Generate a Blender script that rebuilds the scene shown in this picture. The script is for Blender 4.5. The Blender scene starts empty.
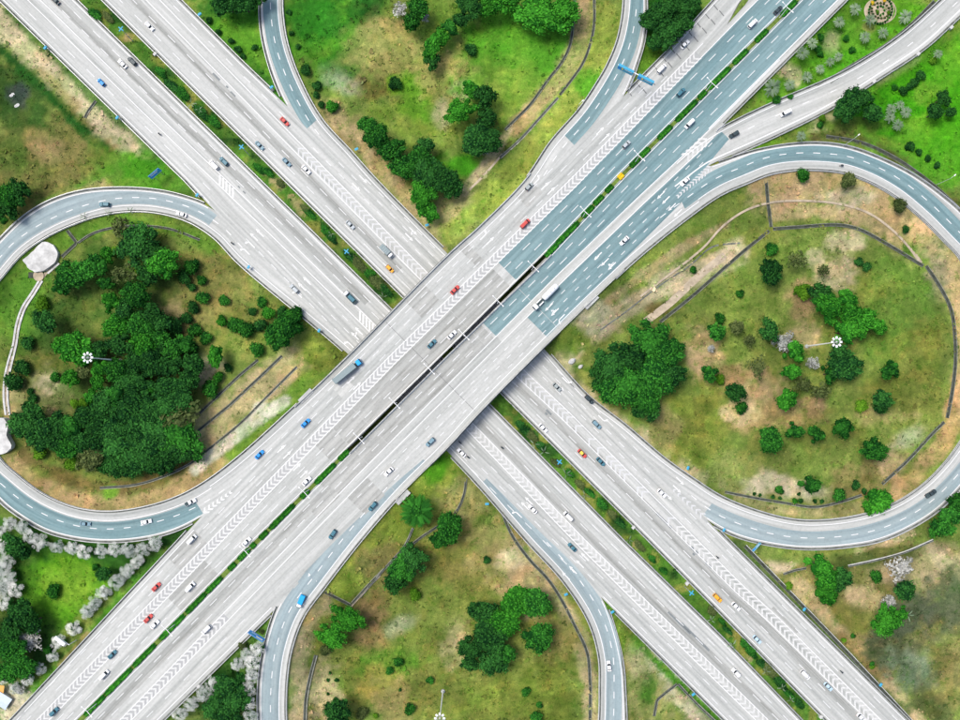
import bpy, math, random
import numpy as np
from mathutils import Vector
random.seed(7); rng = np.random.default_rng(7)
R_ = math.radians
scene = bpy.context.scene
# ------------------------------------------------------------------ camera, sky, sun, exposure
S = 0.43            # metres of ground in one pixel of the photograph
H = 350.0           # height of the camera above the lower road
NX, NY = 478.0, 393.0   # the point straight below the camera
cam = bpy.data.cameras.new('camera'); cam_o = bpy.data.objects.new('camera', cam)
scene.collection.objects.link(cam_o); scene.camera = cam_o
cam_o.location = (0, 0, H); cam_o.rotation_euler = (0, 0, 0)
cam.sensor_width = 36; cam.sensor_fit = 'HORIZONTAL'
cam.lens = (H / S) / 960 * 36
cam.shift_x = (480 - NX) / 960; cam.shift_y = (NY - 360) / 960
cam.clip_start = 1; cam.clip_end = 12000
world = bpy.data.worlds.new('World'); scene.world = world; world.use_nodes = True
wn = world.node_tree; bg = wn.nodes['Background']
sky = wn.nodes.new('ShaderNodeTexSky'); sky.sky_type = 'NISHITA'; sky.sun_disc = False
SUN_EL, SUN_AZ = 62, -62
sky.sun_elevation = R_(SUN_EL); sky.sun_rotation = R_(SUN_AZ); sky.dust_density = 4.0; sky.air_density = 1.0; sky.ozone_density = 1.0
wn.links.new(sky.outputs[0], bg.inputs[0]); bg.inputs[1].default_value = 0.11
sun = bpy.data.lights.new('sun', 'SUN'); sun.energy = 1.5; sun.angle = R_(22); sun.color = (1.0, 0.965, 0.89)
sun_o = bpy.data.objects.new('sun', sun); scene.collection.objects.link(sun_o)
sun_o.rotation_euler = (R_(90 - SUN_EL), 0, R_(180 - SUN_AZ))   # light falls from the upper left of the picture; sun_o.location = (0, 0, 200)
scene.view_settings.view_transform = 'Standard'; scene.view_settings.look = 'None'
scene.view_settings.exposure = 0.80; scene.view_settings.gamma = 1.0
scene.cycles.max_bounces = 6; scene.cycles.diffuse_bounces = 3; scene.cycles.transparent_max_bounces = 6

# ------------------------------------------------------------------ helpers
COL = scene.collection
def s2l(c):
    c = np.asarray(c, float) / 255.0
    return np.where(c <= 0.04045, c / 12.92, ((c + 0.055) / 1.055) ** 2.4)
def link(o, parent=None):
    COL.objects.link(o)
    if parent is not None: o.parent = parent
    return o
def tag(o, label=None, cat=None, group=None, kind=None):
    if label: o['label'] = label
    if cat: o['category'] = cat
    if group: o['group'] = group
    if kind: o['kind'] = kind
    return o
def empty(name, loc=(0, 0, 0), rz=0.0):
    o = bpy.data.objects.new(name, None); o.empty_display_size = 0.5
    o.location = loc; o.rotation_euler = (0, 0, rz); COL.objects.link(o); return o
def mesh_obj(name, me, mat=None, parent=None, loc=None, rz=None, scale=None):
    o = bpy.data.objects.new(name, me)
    if mat is not None:
        if len(me.materials) == 0: me.materials.append(mat)
        elif me.materials[0] is not mat:
            o.material_slots[0].link = 'OBJECT'; o.material_slots[0].material = mat
    if loc is not None: o.location = loc
    if rz is not None: o.rotation_euler = (0, 0, rz)
    if scale is not None: o.scale = scale if hasattr(scale, '__len__') else (scale,) * 3
    return link(o, parent)
class MB:
    def __init__(s): s.v = []; s.f = []; s.uv = {}
    def add(s, verts, faces):
        b = len(s.v); s.v += [tuple(map(float, q)) for q in verts]; s.f += [tuple(i + b for i in f) for f in faces]; return b
    def quad(s, a, b, c, d): s.add([a, b, c, d], [(0, 1, 2, 3)])
    def box(s, x0, x1, y0, y1, z0, z1):
        s.add([(x0,y0,z0),(x1,y0,z0),(x1,y1,z0),(x0,y1,z0),(x0,y0,z1),(x1,y0,z1),(x1,y1,z1),(x0,y1,z1)],
              [(3,2,1,0),(4,5,6,7),(0,1,5,4),(1,2,6,5),(2,3,7,6),(3,0,4,7)])
    def tube(s, a, b, r0, r1=None, n=8, cap=True):
        r1 = r0 if r1 is None else r1
        a = Vector(a); b = Vector(b); d = (b - a).normalized()
        u = d.cross(Vector((0, 0, 1)) if abs(d.z) < .9 else Vector((1, 0, 0))).normalized(); w = d.cross(u)
        V = []
        for c, r in ((a, r0), (b, r1)):
            for k in range(n):
                t = 2 * math.pi * k / n; V.append(c + u * math.cos(t) * r + w * math.sin(t) * r)
        F = [(k, (k + 1) % n, n + (k + 1) % n, n + k) for k in range(n)]
        if cap: F += [tuple(range(n))[::-1], tuple(range(n, 2 * n))]
        s.add(V, F)
    def loft(s, rings, cap0=True, cap1=True):
        n = len(rings[0]); V = [p for r in rings for p in r]; F = []
        for i in range(len(rings) - 1):
            for k in range(n): F.append((i*n+k, i*n+(k+1)%n, (i+1)*n+(k+1)%n, (i+1)*n+k))
        if cap0: F.append(tuple(range(n))[::-1])
        if cap1: F.append(tuple(range((len(rings)-1)*n, len(rings)*n)))
        s.add(V, F)
    def mesh(s, name, smooth=False):
        me = bpy.data.meshes.new(name); me.from_pydata(s.v, [], s.f); me.update()
        if smooth: me.polygons.foreach_set('use_smooth', [True] * len(me.polygons))
        return me
    def build(s, name, mat, parent=None, loc=None, rz=None, smooth=False):
        return mesh_obj(name, s.mesh(name, smooth), mat, parent, loc, rz)
def P(px, py, z=0.0):
    k = S * (H - z) / H
    return ((px - NX) * k, -(py - NY) * k, z)
def PX(x, y, z=0.0):
    k = S * (H - z) / H
    return (NX + x / k, NY - y / k)

# ------------------------------------------------------------------ materials
def nt(name, rough=0.8, spec=0.3):
    m = bpy.data.materials.new(name); m.use_nodes = True
    n = m.node_tree; b = n.nodes['Principled BSDF']; b.inputs['Roughness'].default_value = rough
    b.inputs['Specular IOR Level'].default_value = spec
    return m, n, b
def node(n, t, **kw):
    q = n.nodes.new(t)
    for k, v in kw.items():
        if k.startswith('i_'): q.inputs[int(k[2:])].default_value = v
        else: setattr(q, k, v)
    return q
def noise(n, vec, scale, detail=4, rough=0.6):
    q = n.nodes.new('ShaderNodeTexNoise'); q.inputs['Scale'].default_value = scale
    q.inputs['Detail'].default_value = detail; q.inputs['Roughness'].default_value = rough
    if vec is not None: n.links.new(vec, q.inputs['Vector'])
    return q
def ramp(n, fac, stops):
    q = n.nodes.new('ShaderNodeValToRGB'); e = q.color_ramp.elements
    while len(e) < len(stops): e.new(0.5)
    for i, (p, c) in enumerate(stops):
        e[i].position = p; e[i].color = (*c, 1) if len(c) == 3 else c
    n.links.new(fac, q.inputs[0]); return q
def mix(n, fac, a, b, mode='MIX'):
    q = n.nodes.new('ShaderNodeMix'); q.data_type = 'RGBA'; q.blend_type = mode
    for v, s in ((fac, 0), (a, 6), (b, 7)):
        if isinstance(v, (int, float)): q.inputs[s].default_value = v
        elif isinstance(v, (tuple, list)): q.inputs[s].default_value = (*v, 1) if len(v) == 3 else v
        else: n.links.new(v, q.inputs[s])
    return q.outputs[2]
def plain(name, col, rough=0.6, spec=0.4, metal=0.0, var=0.15, scale=2.0, coat=0.0):
    m, n, b = nt(name, rough, spec)
    tc = n.nodes.new('ShaderNodeTexCoord')
    ns = noise(n, tc.outputs['Object'], scale, 4)
    c = np.array(col)
    r = ramp(n, ns.outputs[0], [(0.3, tuple(c * (1 - var))), (0.7, tuple(np.minimum(1, c * (1 + var))))])
    n.links.new(r.outputs[0], b.inputs['Base Color']); b.inputs['Metallic'].default_value = metal
    b.inputs['Coat Weight'].default_value = coat
    return m
def road_mat(name, c_lo, c_hi, streak=0.6, dark=(0.5, 0.5, 0.52)):
    # u runs along the road, v across it, both in metres
    m, n, b = nt(name, 0.75, 0.35)
    uv = n.nodes.new('ShaderNodeUVMap')
    mp = node(n, 'ShaderNodeMapping'); n.links.new(uv.outputs[0], mp.inputs[0]); mp.inputs['Scale'].default_value = (0.010, 0.30, 1)
    st = noise(n, mp.outputs[0], 1.0, 5, 0.62)
    base = ramp(n, st.outputs[0], [(0.32, c_lo), (0.66, c_hi)])
    mp2 = node(n, 'ShaderNodeMapping'); n.links.new(uv.outputs[0], mp2.inputs[0]); mp2.inputs['Scale'].default_value = (0.035, 0.62, 1); mp2.inputs['Location'].default_value = (31, 7, 0)
    s2 = noise(n, mp2.outputs[0], 1.0, 6, 0.7)
    sr = ramp(n, s2.outputs[0], [(0.34, dark), (0.52, (1, 1, 1)), (1, (1, 1, 1))])
    c = mix(n, streak, base.outputs[0], sr.outputs[0], 'MULTIPLY')
    # cast slabs and repair fields: broad steps along the road
    mp3 = node(n, 'ShaderNodeMapping'); n.links.new(uv.outputs[0], mp3.inputs[0]); mp3.inputs['Scale'].default_value = (0.03, 0.27, 1)
    vo = n.nodes.new('ShaderNodeTexVoronoi'); vo.distance = 'CHEBYCHEV'; vo.inputs['Scale'].default_value = 1.0; vo.inputs['Randomness'].default_value = 0.35
    n.links.new(mp3.outputs[0], vo.inputs['Vector'])
    sl = ramp(n, vo.outputs['Color'], [(0.0, (0.93, 0.93, 0.93)), (1.0, (1.04, 1.04, 1.04))])
    c = mix(n, 0.8, c, sl.outputs[0], 'MULTIPLY')
    # lane bands: years of tyres in the same tracks
    mp4 = node(n, 'ShaderNodeMapping'); n.links.new(uv.outputs[0], mp4.inputs[0]); mp4.inputs['Scale'].default_value = (0.0022, 0.42, 1); mp4.inputs['Location'].default_value = (5, 3, 0)
    lb = noise(n, mp4.outputs[0], 1.0, 3, 0.55); lr = ramp(n, lb.outputs[0], [(0.36, (0.76, 0.78, 0.78)), (0.56, (1.03, 1.03, 1.03))])
    c = mix(n, 0.85, c, lr.outputs[0], 'MULTIPLY')
    # blotches, oil and rubber
    tc = n.nodes.new('ShaderNodeTexCoord')
    bl = noise(n, tc.outputs['Object'], 0.9, 6, 0.7)
    br = ramp(n, bl.outputs[0], [(0.3, (0.72, 0.72, 0.71)), (0.52, (1, 1, 1))])
    c = mix(n, 0.55, c, br.outputs[0], 'MULTIPLY')
    fi = noise(n, tc.outputs['Object'], 9.0, 2)
    fr = ramp(n, fi.outputs[0], [(0.2, (0.88, 0.88, 0.88)), (0.8, (1.06, 1.06, 1.06))])
    c = mix(n, 0.7, c, fr.outputs[0], 'MULTIPLY')
    n.links.new(c, b.inputs['Base Color'])
    return m
def paint_mat(name, c, wear):
    m, n, b = nt(name, 0.6, 0.35)
    tc = n.nodes.new('ShaderNodeTexCoord')
    a = noise(n, tc.outputs['Object'], 1.4, 6, 0.75)
    r = ramp(n, a.outputs[0], [(0.25, tuple(np.array(c) * (1 - wear))), (0.6, c)])
    n.links.new(r.outputs[0], b.inputs['Base Color']); return m
M = {}
M['concrete'] = road_mat('pale_concrete_paving', (0.385, 0.396, 0.376), (0.545, 0.55, 0.529), 0.62, (0.68, 0.70, 0.69))
M['worn'] = road_mat('worn_grey_paving', (0.325, 0.332, 0.312), (0.47, 0.472, 0.448), 0.8, (0.60, 0.60, 0.58))
M['blue'] = road_mat('blue_grey_asphalt', (0.13, 0.228, 0.245), (0.232, 0.34, 0.352), 0.75, (0.58, 0.66, 0.70))
M['paleblue'] = road_mat('pale_blue_grey_asphalt', (0.245, 0.32, 0.34), (0.36, 0.425, 0.435), 0.6, (0.7, 0.74, 0.78))
M['shoulder'] = road_mat('pale_shoulder_paving', (0.45, 0.458, 0.435), (0.57, 0.575, 0.55), 0.6, (0.66, 0.67, 0.66))
M['paint'] = paint_mat('white_road_paint', (0.74, 0.745, 0.74), 0.25)
M['faded'] = paint_mat('faded_road_paint', (0.57, 0.58, 0.58), 0.3)
M['thinpaint'] = paint_mat('thin_lane_paint', (0.66, 0.67, 0.665), 0.25)
M['greypaint'] = paint_mat('grey_between_chevrons', (0.37, 0.38, 0.375), 0.2)
M['chevpaint'] = paint_mat('worn_chevron_paint', (0.62, 0.625, 0.61), 0.42)
M['tar'] = paint_mat('dark_tar_patch', (0.2, 0.225, 0.23), 0.4)
M['joint'] = plain('joint_sealant', (0.16, 0.165, 0.165), 0.8)
M['conc'] = plain('barrier_concrete', (0.40, 0.41, 0.395), 0.85, 0.2, var=0.3, scale=0.4)
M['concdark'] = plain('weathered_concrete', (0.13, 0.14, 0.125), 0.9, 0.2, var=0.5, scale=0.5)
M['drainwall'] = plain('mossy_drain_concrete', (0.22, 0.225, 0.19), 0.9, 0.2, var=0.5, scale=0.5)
M['concpale'] = plain('pale_new_concrete', (0.50, 0.50, 0.485), 0.85, 0.2, var=0.3, scale=0.35)
M['pier'] = plain('pier_concrete', (0.3, 0.3, 0.29), 0.9, 0.2, var=0.3, scale=0.4)
M['mud'] = plain('drain_bed', (0.05, 0.058, 0.045), 0.9, 0.2, var=0.5, scale=0.6)
M['steel'] = plain('galvanised_steel', (0.55, 0.56, 0.57), 0.45, 0.5, 0.3, var=0.1)
M['white_steel'] = plain('white_painted_steel', (0.8, 0.8, 0.8), 0.4, 0.5, var=0.05)
M['grey_steel'] = plain('grey_painted_steel', (0.3, 0.31, 0.32), 0.5, 0.5, var=0.1)
M['signblue'] = plain('blue_sign_sheet', (0.015, 0.27, 0.72), 0.5, 0.3, var=0.06)
M['lightblue'] = plain('light_blue_sheet', (0.05, 0.32, 0.50), 0.5, 0.3, var=0.08)
M['signwhite'] = plain('white_sign_sheet', (0.85, 0.86, 0.87), 0.5, 0.3, var=0.04)
M['lens'] = plain('lamp_lens', (0.75, 0.77, 0.8), 0.2, 0.5, var=0.02)
M['dirtpath'] = plain('trodden_pale_earth', (0.40, 0.335, 0.245), 0.95, 0.1, var=0.3, scale=0.35)
M['roof'] = plain('pale_blue_roof_sheet', (0.5, 0.58, 0.68), 0.5, 0.4, var=0.1)
M['orange'] = plain('orange_awning', (0.7, 0.38, 0.1), 0.7, 0.3, var=0.1)
M['soil'] = plain('garden_soil', (0.16, 0.11, 0.06), 0.95, 0.1, var=0.3)
# ------------------------------------------------------------------ road geometry (plan traced in photo pixels, built in metres)
def zB(u):
    a = np.clip((np.abs(u) - 165.0) / 380.0, 0, 1)
    return 7.6 - 4.8 * a * a * (3 - 2 * a)
def uB(px, py): return ((px - 447.0) - (py - 353.0)) / 1.41421
def zfA(px, py): return 0.0
def zfB(px, py): return float(zB(uB(px, py)))
def smooth_poly(pts, step=4.0):
    p = np.array(pts, float); q = np.vstack([2 * p[0] - p[1], p, 2 * p[-1] - p[-2]]); out = []
    for i in range(1, len(q) - 2):
        p0, p1, p2, p3 = q[i-1], q[i], q[i+1], q[i+2]
        L = np.linalg.norm(p2 - p1); k = max(2, int(L / step))
        # centripetal Catmull-Rom
        t0 = 0; t1 = t0 + max(1e-3, np.linalg.norm(p1-p0)) ** .5; t2 = t1 + max(1e-3, L) ** .5; t3 = t2 + max(1e-3, np.linalg.norm(p3-p2)) ** .5
        t = np.linspace(t1, t2, k, endpoint=False)[:, None]
        A1 = (t1-t)/(t1-t0)*p0 + (t-t0)/(t1-t0)*p1; A2 = (t2-t)/(t2-t1)*p1 + (t-t1)/(t2-t1)*p2; A3 = (t3-t)/(t3-t2)*p2 + (t-t2)/(t3-t2)*p3
        B1 = (t2-t)/(t2-t0)*A1 + (t-t0)/(t2-t0)*A2; B2 = (t3-t)/(t3-t1)*A2 + (t-t1)/(t3-t1)*A3
        out.append((t2-t)/(t2-t1)*B1 + (t-t1)/(t2-t1)*B2)
    out.append(p[-1:]); return np.vstack(out)
def arclen(p): return np.concatenate([[0], np.cumsum(np.linalg.norm(np.diff(p, axis=0), axis=1))])
def resample(p, step):
    s = arclen(p); n = max(2, int(round(s[-1] / step)) + 1); t = np.linspace(0, s[-1], n)
    return np.stack([np.interp(t, s, p[:, 0]), np.interp(t, s, p[:, 1])], 1)
def set_uv(me, uvs):
    l = me.uv_layers.new(name='UVMap'); idx = np.zeros(len(me.loops), int); me.loops.foreach_get('vertex_index', idx)
    l.data.foreach_set('uv', np.asarray(uvs, np.float32)[idx].ravel())
class Ribbon:
    """in_: edge a, out: edge b (px); zf(px,py,i) gives the height"""
    def __init__(s, a, b, z=None): s.a = a; s.b = b; s.n = len(a); s.s = arclen((a + b) / 2); s.z = z
    def at(s, i, lat):           # lat px from edge a
        d = s.b[i] - s.a[i]; L = np.linalg.norm(d); return s.a[i] + d * (lat / max(L, 1e-3))
    def near(s, px, py): return int(np.argmin(np.sum((s.a - (px, py)) ** 2, 1)))
def ribbon_ab(a, b, za, zb, name, mat, parent=None, off=0.0, skirt=0.9):
    """surface between two px polylines with heights, plus side skirts"""
    n = len(a); V = []; UV = []
    pa = [P(a[i][0], a[i][1], za[i] + off) for i in range(n)]; pb = [P(b[i][0], b[i][1], zb[i] + off) for i in range(n)]
    mid = (np.array(pa) + np.array(pb)) / 2; sl = np.concatenate([[0], np.cumsum(np.linalg.norm(np.diff(mid, axis=0), axis=1))])
    K = 6; V = []; F = []
    for i in range(n):
        A = np.array(pa[i]); B = np.array(pb[i]); w = np.linalg.norm(B - A)
        for k in range(K + 1):
            V.append(tuple(A + (B - A) * k / K)); UV.append((sl[i], w * (k / K) if True else 0))
    W = K + 1
    for i in range(n - 1):
        for k in range(K): F.append((i*W+k, i*W+k+1, (i+1)*W+k+1, (i+1)*W+k))
    if skirt > 0:
        b0 = len(V)
        for i in range(n):
            V.append((pa[i][0], pa[i][1], pa[i][2] - skirt)); V.append((pb[i][0], pb[i][1], pb[i][2] - skirt)); UV += [(sl[i], 0), (sl[i], 0)]
        for i in range(n - 1):
            F.append((i*W, (i+1)*W, b0+2*(i+1), b0+2*i)); F.append((i*W+K, b0+2*i+1, b0+2*(i+1)+1, (i+1)*W+K))
            F.append((b0+2*i, b0+2*(i+1), b0+2*(i+1)+1, b0+2*i+1))
    me = bpy.data.meshes.new(name); me.from_pydata(V, [], F); me.update(); set_uv(me, UV)
    # face the top upwards
    if me.polygons[0].normal.z < 0: me.flip_normals()
    return mesh_obj(name, me, mat, parent)
EXT = 420
def line_at(keys, t):
    k = np.array(sorted(keys)); x = k[:, 0]; y = k[:, 1]
    return np.interp(t, x, y)
# A roads: along coordinate y (px), offset o = x - y ; B roads: along coordinate x, sum c = x + y
A_y = np.arange(-EXT, 720 + EXT + 1, 8.0)
A1L = [(-600, 1), (0, 1), (180, 6), (206, 4), (597, 4), (720, 5), (1300, 5)]
A1R = [(-600, 74), (0, 75), (311, 80), (406, 83), (540, 81), (637, 83), (720, 80), (1300, 78)]
A2L = [(-600, 103), (0, 104), (297, 108), (392, 110), (540, 110), (611, 109), (720, 107), (1300, 106)]
A2R = [(-600, 178), (0, 179), (61, 179), (105, 181), (519, 187), (720, 187), (1300, 187)]
def Apt(keys, y, d=0.0):
    o = line_at(keys, y) + d; return np.stack([y + o, y + 0 * o], 1)
B_x = np.arange(-EXT, 960 + EXT + 1, 8.0)
B1L = [(-800, 738), (12, 732), (180, 720), (199, 718), (624, 720), (670, 720), (695, 717), (715, 715), (745, 712), (1500, 705)]
B1R = [(-800, 796), (80, 796), (240, 794), (350, 795.5), (450, 797.5), (545, 798), (620, 793.5), (1500, 793)]
B2L = [(-800, 804), (87, 805), (240, 803), (350, 802.5), (450, 803), (545, 806), (620, 801), (1500, 801)]
B2R = [(-800, 884), (160, 882), (278, 884), (708, 845), (845, 845), (1500, 845)]
def bk(keys): return [(x - (c - 800) / 2, c) for x, c in keys]     # key by station instead of by x
B1L, B1R, B2L, B2R = bk(B1L), bk(B1R), bk(B2L), bk(B2R)
def Bpt(keys, x, d=0.0):   # x here is (x - y)/2 + 400 so that stations lie square to the road
    # station t: x - y = 2t - 800 ; sum c(t)
    c = line_at(keys, x) + d; dd = 2 * x - 800
    return np.stack([(c + dd) / 2, (c - dd) / 2], 1)
# stations of the keys above are x at the road middle: (x-y)/2+400 with x+y=800 equals x
def Aroad(kl, kr, name):
    a = Apt(kl, A_y); b = Apt(kr, A_y)
    return a, b
# ---- ring of ramps: inner edge is the one towards the loop's middle
def arc(cx, cy, r, a0, a1, n=9):
    return [(cx + r * math.cos(R_(t)), cy - r * math.sin(R_(t))) for t in np.linspace(a0, a1, n)]
NC = (453, 0); SC = (442.5, 720)
R1in = arc(453, 0, 172, 90, 178, 7) + [(282, 20), (287, 47), (300, 82), (321, 120), (350, 152), (375, 180), (449, 255), (500, 304), (545, 350), (587, 396), (625, 426), (665, 460), (695, 481), (720, 497), (757, 512), (795, 521), (832, 521), (870, 514), (900, 502), (925, 485), (945, 465), (960, 445), (975, 420), (985, 390), (989, 345)]
R1out = arc(453, 0, 192, 90, 178, 7) + [(262, 30), (269, 62), (277, 85), (287, 106), (310, 134), (400, 222), (500, 322), (600, 418), (690, 506), (707, 520), (735, 535), (770, 544), (807, 548), (845, 546), (880, 540), (910, 527), (937, 510), (960, 487), (985, 455), (1003, 420), (1013, 380), (1015, 345)]
R2in = [(989, 345), (986, 320), (975, 285), (960, 256), (945, 240), (922, 217), (895, 195), (870, 181), (845, 172), (820, 169), (795, 169), (770, 173), (747, 182), (720, 194), (687, 217), (642, 253), (610, 282), (530, 360), (480, 411), (447, 447), (400, 494), (360, 540), (325, 585), (302, 617), (290, 650), (285.5, 680)] + arc(442.5, 720, 157.5, 182, 270, 7)
R2out = [(1015, 345), (1008, 300), (992, 260), (975, 230), (960, 212), (940, 195), (915, 177), (882, 160), (845, 147), (807, 144), (757, 151), (720, 163), (700, 170), (650, 194), (600, 246), (500, 357), (400, 464), (300, 573), (280, 602), (271, 625), (264, 652), (259.5, 685)] + arc(442.5, 720, 182.5, 182, 270, 7)
R3in = arc(442.5, 720, 157.5, 270, 358, 7) + [(601, 690), (600, 657), (590, 622), (565, 582), (527, 540), (480, 486), (446, 450), (347, 353), (240, 263), (215, 237), (190, 221), (160, 212), (130, 210), (100, 214), (70, 224), (45, 236), (22, 252), (0, 277), (-18, 300), (-31, 330), (-36, 361)]
R3out = arc(442.5, 720, 182.5, 270, 358, 7) + [(624, 695), (622, 665), (614, 630), (602, 598), (580, 572), (500, 488), (400, 388), (300, 288), (230, 224), (210, 207), (190, 199), (162, 192), (125, 189), (82, 192), (50, 202), (25, 217), (0, 241), (-30, 275), (-50, 315), (-56, 361)]
R4in = [(-36, 361), (-31, 395), (-18, 430), (0, 461), (15, 475), (42, 495), (75, 509), (110, 513), (150, 507), (182, 496), (207, 482), (240, 457), (302, 401), (345, 360), (449, 255), (480, 227), (526, 180), (552, 142), (580, 110), (597, 85), (610, 62), (620, 35)] + arc(453, 0, 172, 2, 90, 7)
R4out = [(-56, 361), (-48, 410), (-28, 460), (0, 500), (15, 512), (45, 530), (75, 538), (110, 541), (150, 537), (180, 528), (199, 518), (230, 495), (300, 424), (400, 323), (500, 223), (600, 124), (624, 96), (637, 62), (644, 37)] + arc(453, 0, 192, 2, 90, 7)
ZMID = 3.4
def sstep(t): t = np.clip(t, 0, 1); return t * t * (3 - 2 * t)
def make_ramp(inn, out, kind, noseA, noseB):
    a = resample(smooth_poly(inn), 4.0); o = resample(smooth_poly(out), 1.5)
    b = np.zeros_like(a); j = 0
    for i in range(len(a)):
        lo, hi = j, min(len(o), j + 60)
        d = np.sum((o[lo:hi] - a[i]) ** 2, 1); j = lo + int(np.argmin(d)); b[i] = o[j]
    b[0] = o[0]; b[-1] = o[-1]
    for _ in range(3): b[1:-1] = (b[:-2] + 2 * b[1:-1] + b[2:]) / 4
    s = arclen(a)
    i0 = int(np.argmin(np.sum((b - noseA) ** 2, 1))); i1 = int(np.argmin(np.sum((b - noseB) ** 2, 1)))
    w0 = sstep(s / s[i0]); w1 = sstep((s[-1] - s) / (s[-1] - s[i1])); w = w0 * w1
    if kind == 'A': za = ZMID * (1 - w); zb_ = za.copy()
    else:
        def zz(p): return zB(uB(p[:, 0], p[:, 1]))
        def mk(p):
            z = zz(p).copy()
            zn0 = zz(p[i0:i0+1])[0]; zn1 = zz(p[i1:i1+1])[0]
            z[:i0] = ZMID + (zn0 - ZMID) * w0[:i0]; z[i1:] = ZMID + (zn1 - ZMID) * w1[i1:]
            return z
        za, zb_ = mk(a), mk(b)
        k = np.ones(9) / 9
        za2 = np.convolve(np.pad(za, 4, 'edge'), k, 'valid'); zb2 = np.convolve(np.pad(zb_, 4, 'edge'), k, 'valid')
        za[:i0+8] = za2[:i0+8]; zb_[:i0+8] = zb2[:i0+8]; za[i1-8:] = za2[i1-8:]; zb_[i1-8:] = zb2[i1-8:]
    r = Ribbon(a, b); r.za = za; r.zb = zb_; r.i0 = i0; r.i1 = i1
    return r
RA2 = make_ramp(R1in, R1out, 'A', (287, 106), (707, 520))
RB2 = make_ramp(R2in, R2out, 'B', (711, 167), (280, 603))
RA1 = make_ramp(R3in, R3out, 'A', (602, 598), (210, 207))
RB1 = make_ramp(R4in, R4out, 'B', (199, 518), (624, 96))
def rz(r, i, lat):
    L = np.linalg.norm(r.b[i] - r.a[i]); f = min(1.5, lat / max(L, 1e-3)); return r.za[i] * (1 - f) + r.zb[i] * f
# NE slip road
NEup = resample(smooth_poly([(1120, -175), (1030, -88), (985, -42), (942, 0), (900, 37), (845, 72), (782, 100), (745, 117), (720, 130), (705, 139), (680, 158), (640, 200)]), 4.0)
NElo = smooth_poly([(1137, -158), (1047, -70), (1003, -24), (960, 15), (925, 47), (880, 77), (832, 107), (782, 132), (745, 149), (720, 160), (708, 166), (685, 183), (645, 215)], 1.5)
NEb = np.array([NElo[np.argmin(np.sum((NElo - p) ** 2, 1))] for p in NEup])
for _ in range(3): NEb[1:-1] = (NEb[:-2] + 2 * NEb[1:-1] + NEb[2:]) / 4
RNE = Ribbon(NEup, NEb); RNE.za = zB(uB(NEup[:, 0], NEup[:, 1])); RNE.zb = zB(uB(NEb[:, 0], NEb[:, 1]))
# mains as ribbons
def mainA(kl, kr):
    r = Ribbon(Apt(kl, A_y), Apt(kr, A_y)); r.za = np.zeros(r.n); r.zb = np.zeros(r.n); return r
def mainB(kl, kr):
    r = Ribbon(Bpt(kl, B_x), Bpt(kr, B_x)); r.za = zB(uB(r.a[:, 0], r.a[:, 1])); r.zb = zB(uB(r.b[:, 0], r.b[:, 1])); return r
MA1, MA2, MB1, MB2 = mainA(A1L, A1R), mainA(A2L, A2R), mainB(B1L, B1R), mainB(B2L, B2R)
ALLR = [MA1, MA2, MB1, MB2, RA2, RB2, RA1, RB1, RNE]

# ------------------------------------------------------------------ terrain: banks that fall away from the raised roads
smp = []
for r in ALLR:
    st = 1 if r.n > 300 else 1
    for i in range(0, r.n, st):
        A = np.array(P(*r.a[i], r.za[i])); B = np.array(P(*r.b[i], r.zb[i])); L = np.linalg.norm((B - A)[:2]); c = (A + B) / 2
        k = max(1, int(math.ceil(L / 5.0)))        # several discs across wide carriageways
        for q in range(k):
            m = A + (B - A) * (q + .5) / k; smp.append((m[0], m[1], m[2], L / k / 2))
smp = np.array(smp, np.float32)
def axis(lo, hi, step):
    core = np.arange(lo, hi + 1e-6, step); out = [hi]; d = step
    ext = []
    x = hi
    while x < 4000: d *= 1.35; x += d; ext.append(x)
    ext2 = []; x = lo; d = step
    while x > -4000: d *= 1.35; x -= d; ext2.append(x)
    return np.array(ext2[::-1] + list(core) + ext)
GX = axis(-225, 228, 1.15); GY = axis(-160, 190, 1.15)
gx, gy = np.meshgrid(GX, GY)
def vnoise(x, y, sc, seed):
    # smooth value noise, numpy
    r = np.random.default_rng(seed); T = r.random((256, 256)); X = x / sc + 1000; Y = y / sc + 1000
    xi = np.floor(X).astype(int); yi = np.floor(Y).astype(int); fx = X - xi; fy = Y - yi
    fx = fx * fx * (3 - 2 * fx); fy = fy * fy * (3 - 2 * fy)
    g = lambda a, b: T[a % 256, b % 256]
    return (g(xi, yi) * (1 - fx) + g(xi + 1, yi) * fx) * (1 - fy) + (g(xi, yi + 1) * (1 - fx) + g(xi + 1, yi + 1) * fx) * fy
gxf = gx.ravel().astype(np.float32); gyf = gy.ravel().astype(np.float32)
up = np.full(gxf.shape, -50, np.float32); dn = np.full(gxf.shape, 50, np.float32); rd = np.full(gxf.shape, 1e6, np.float32)
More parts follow.
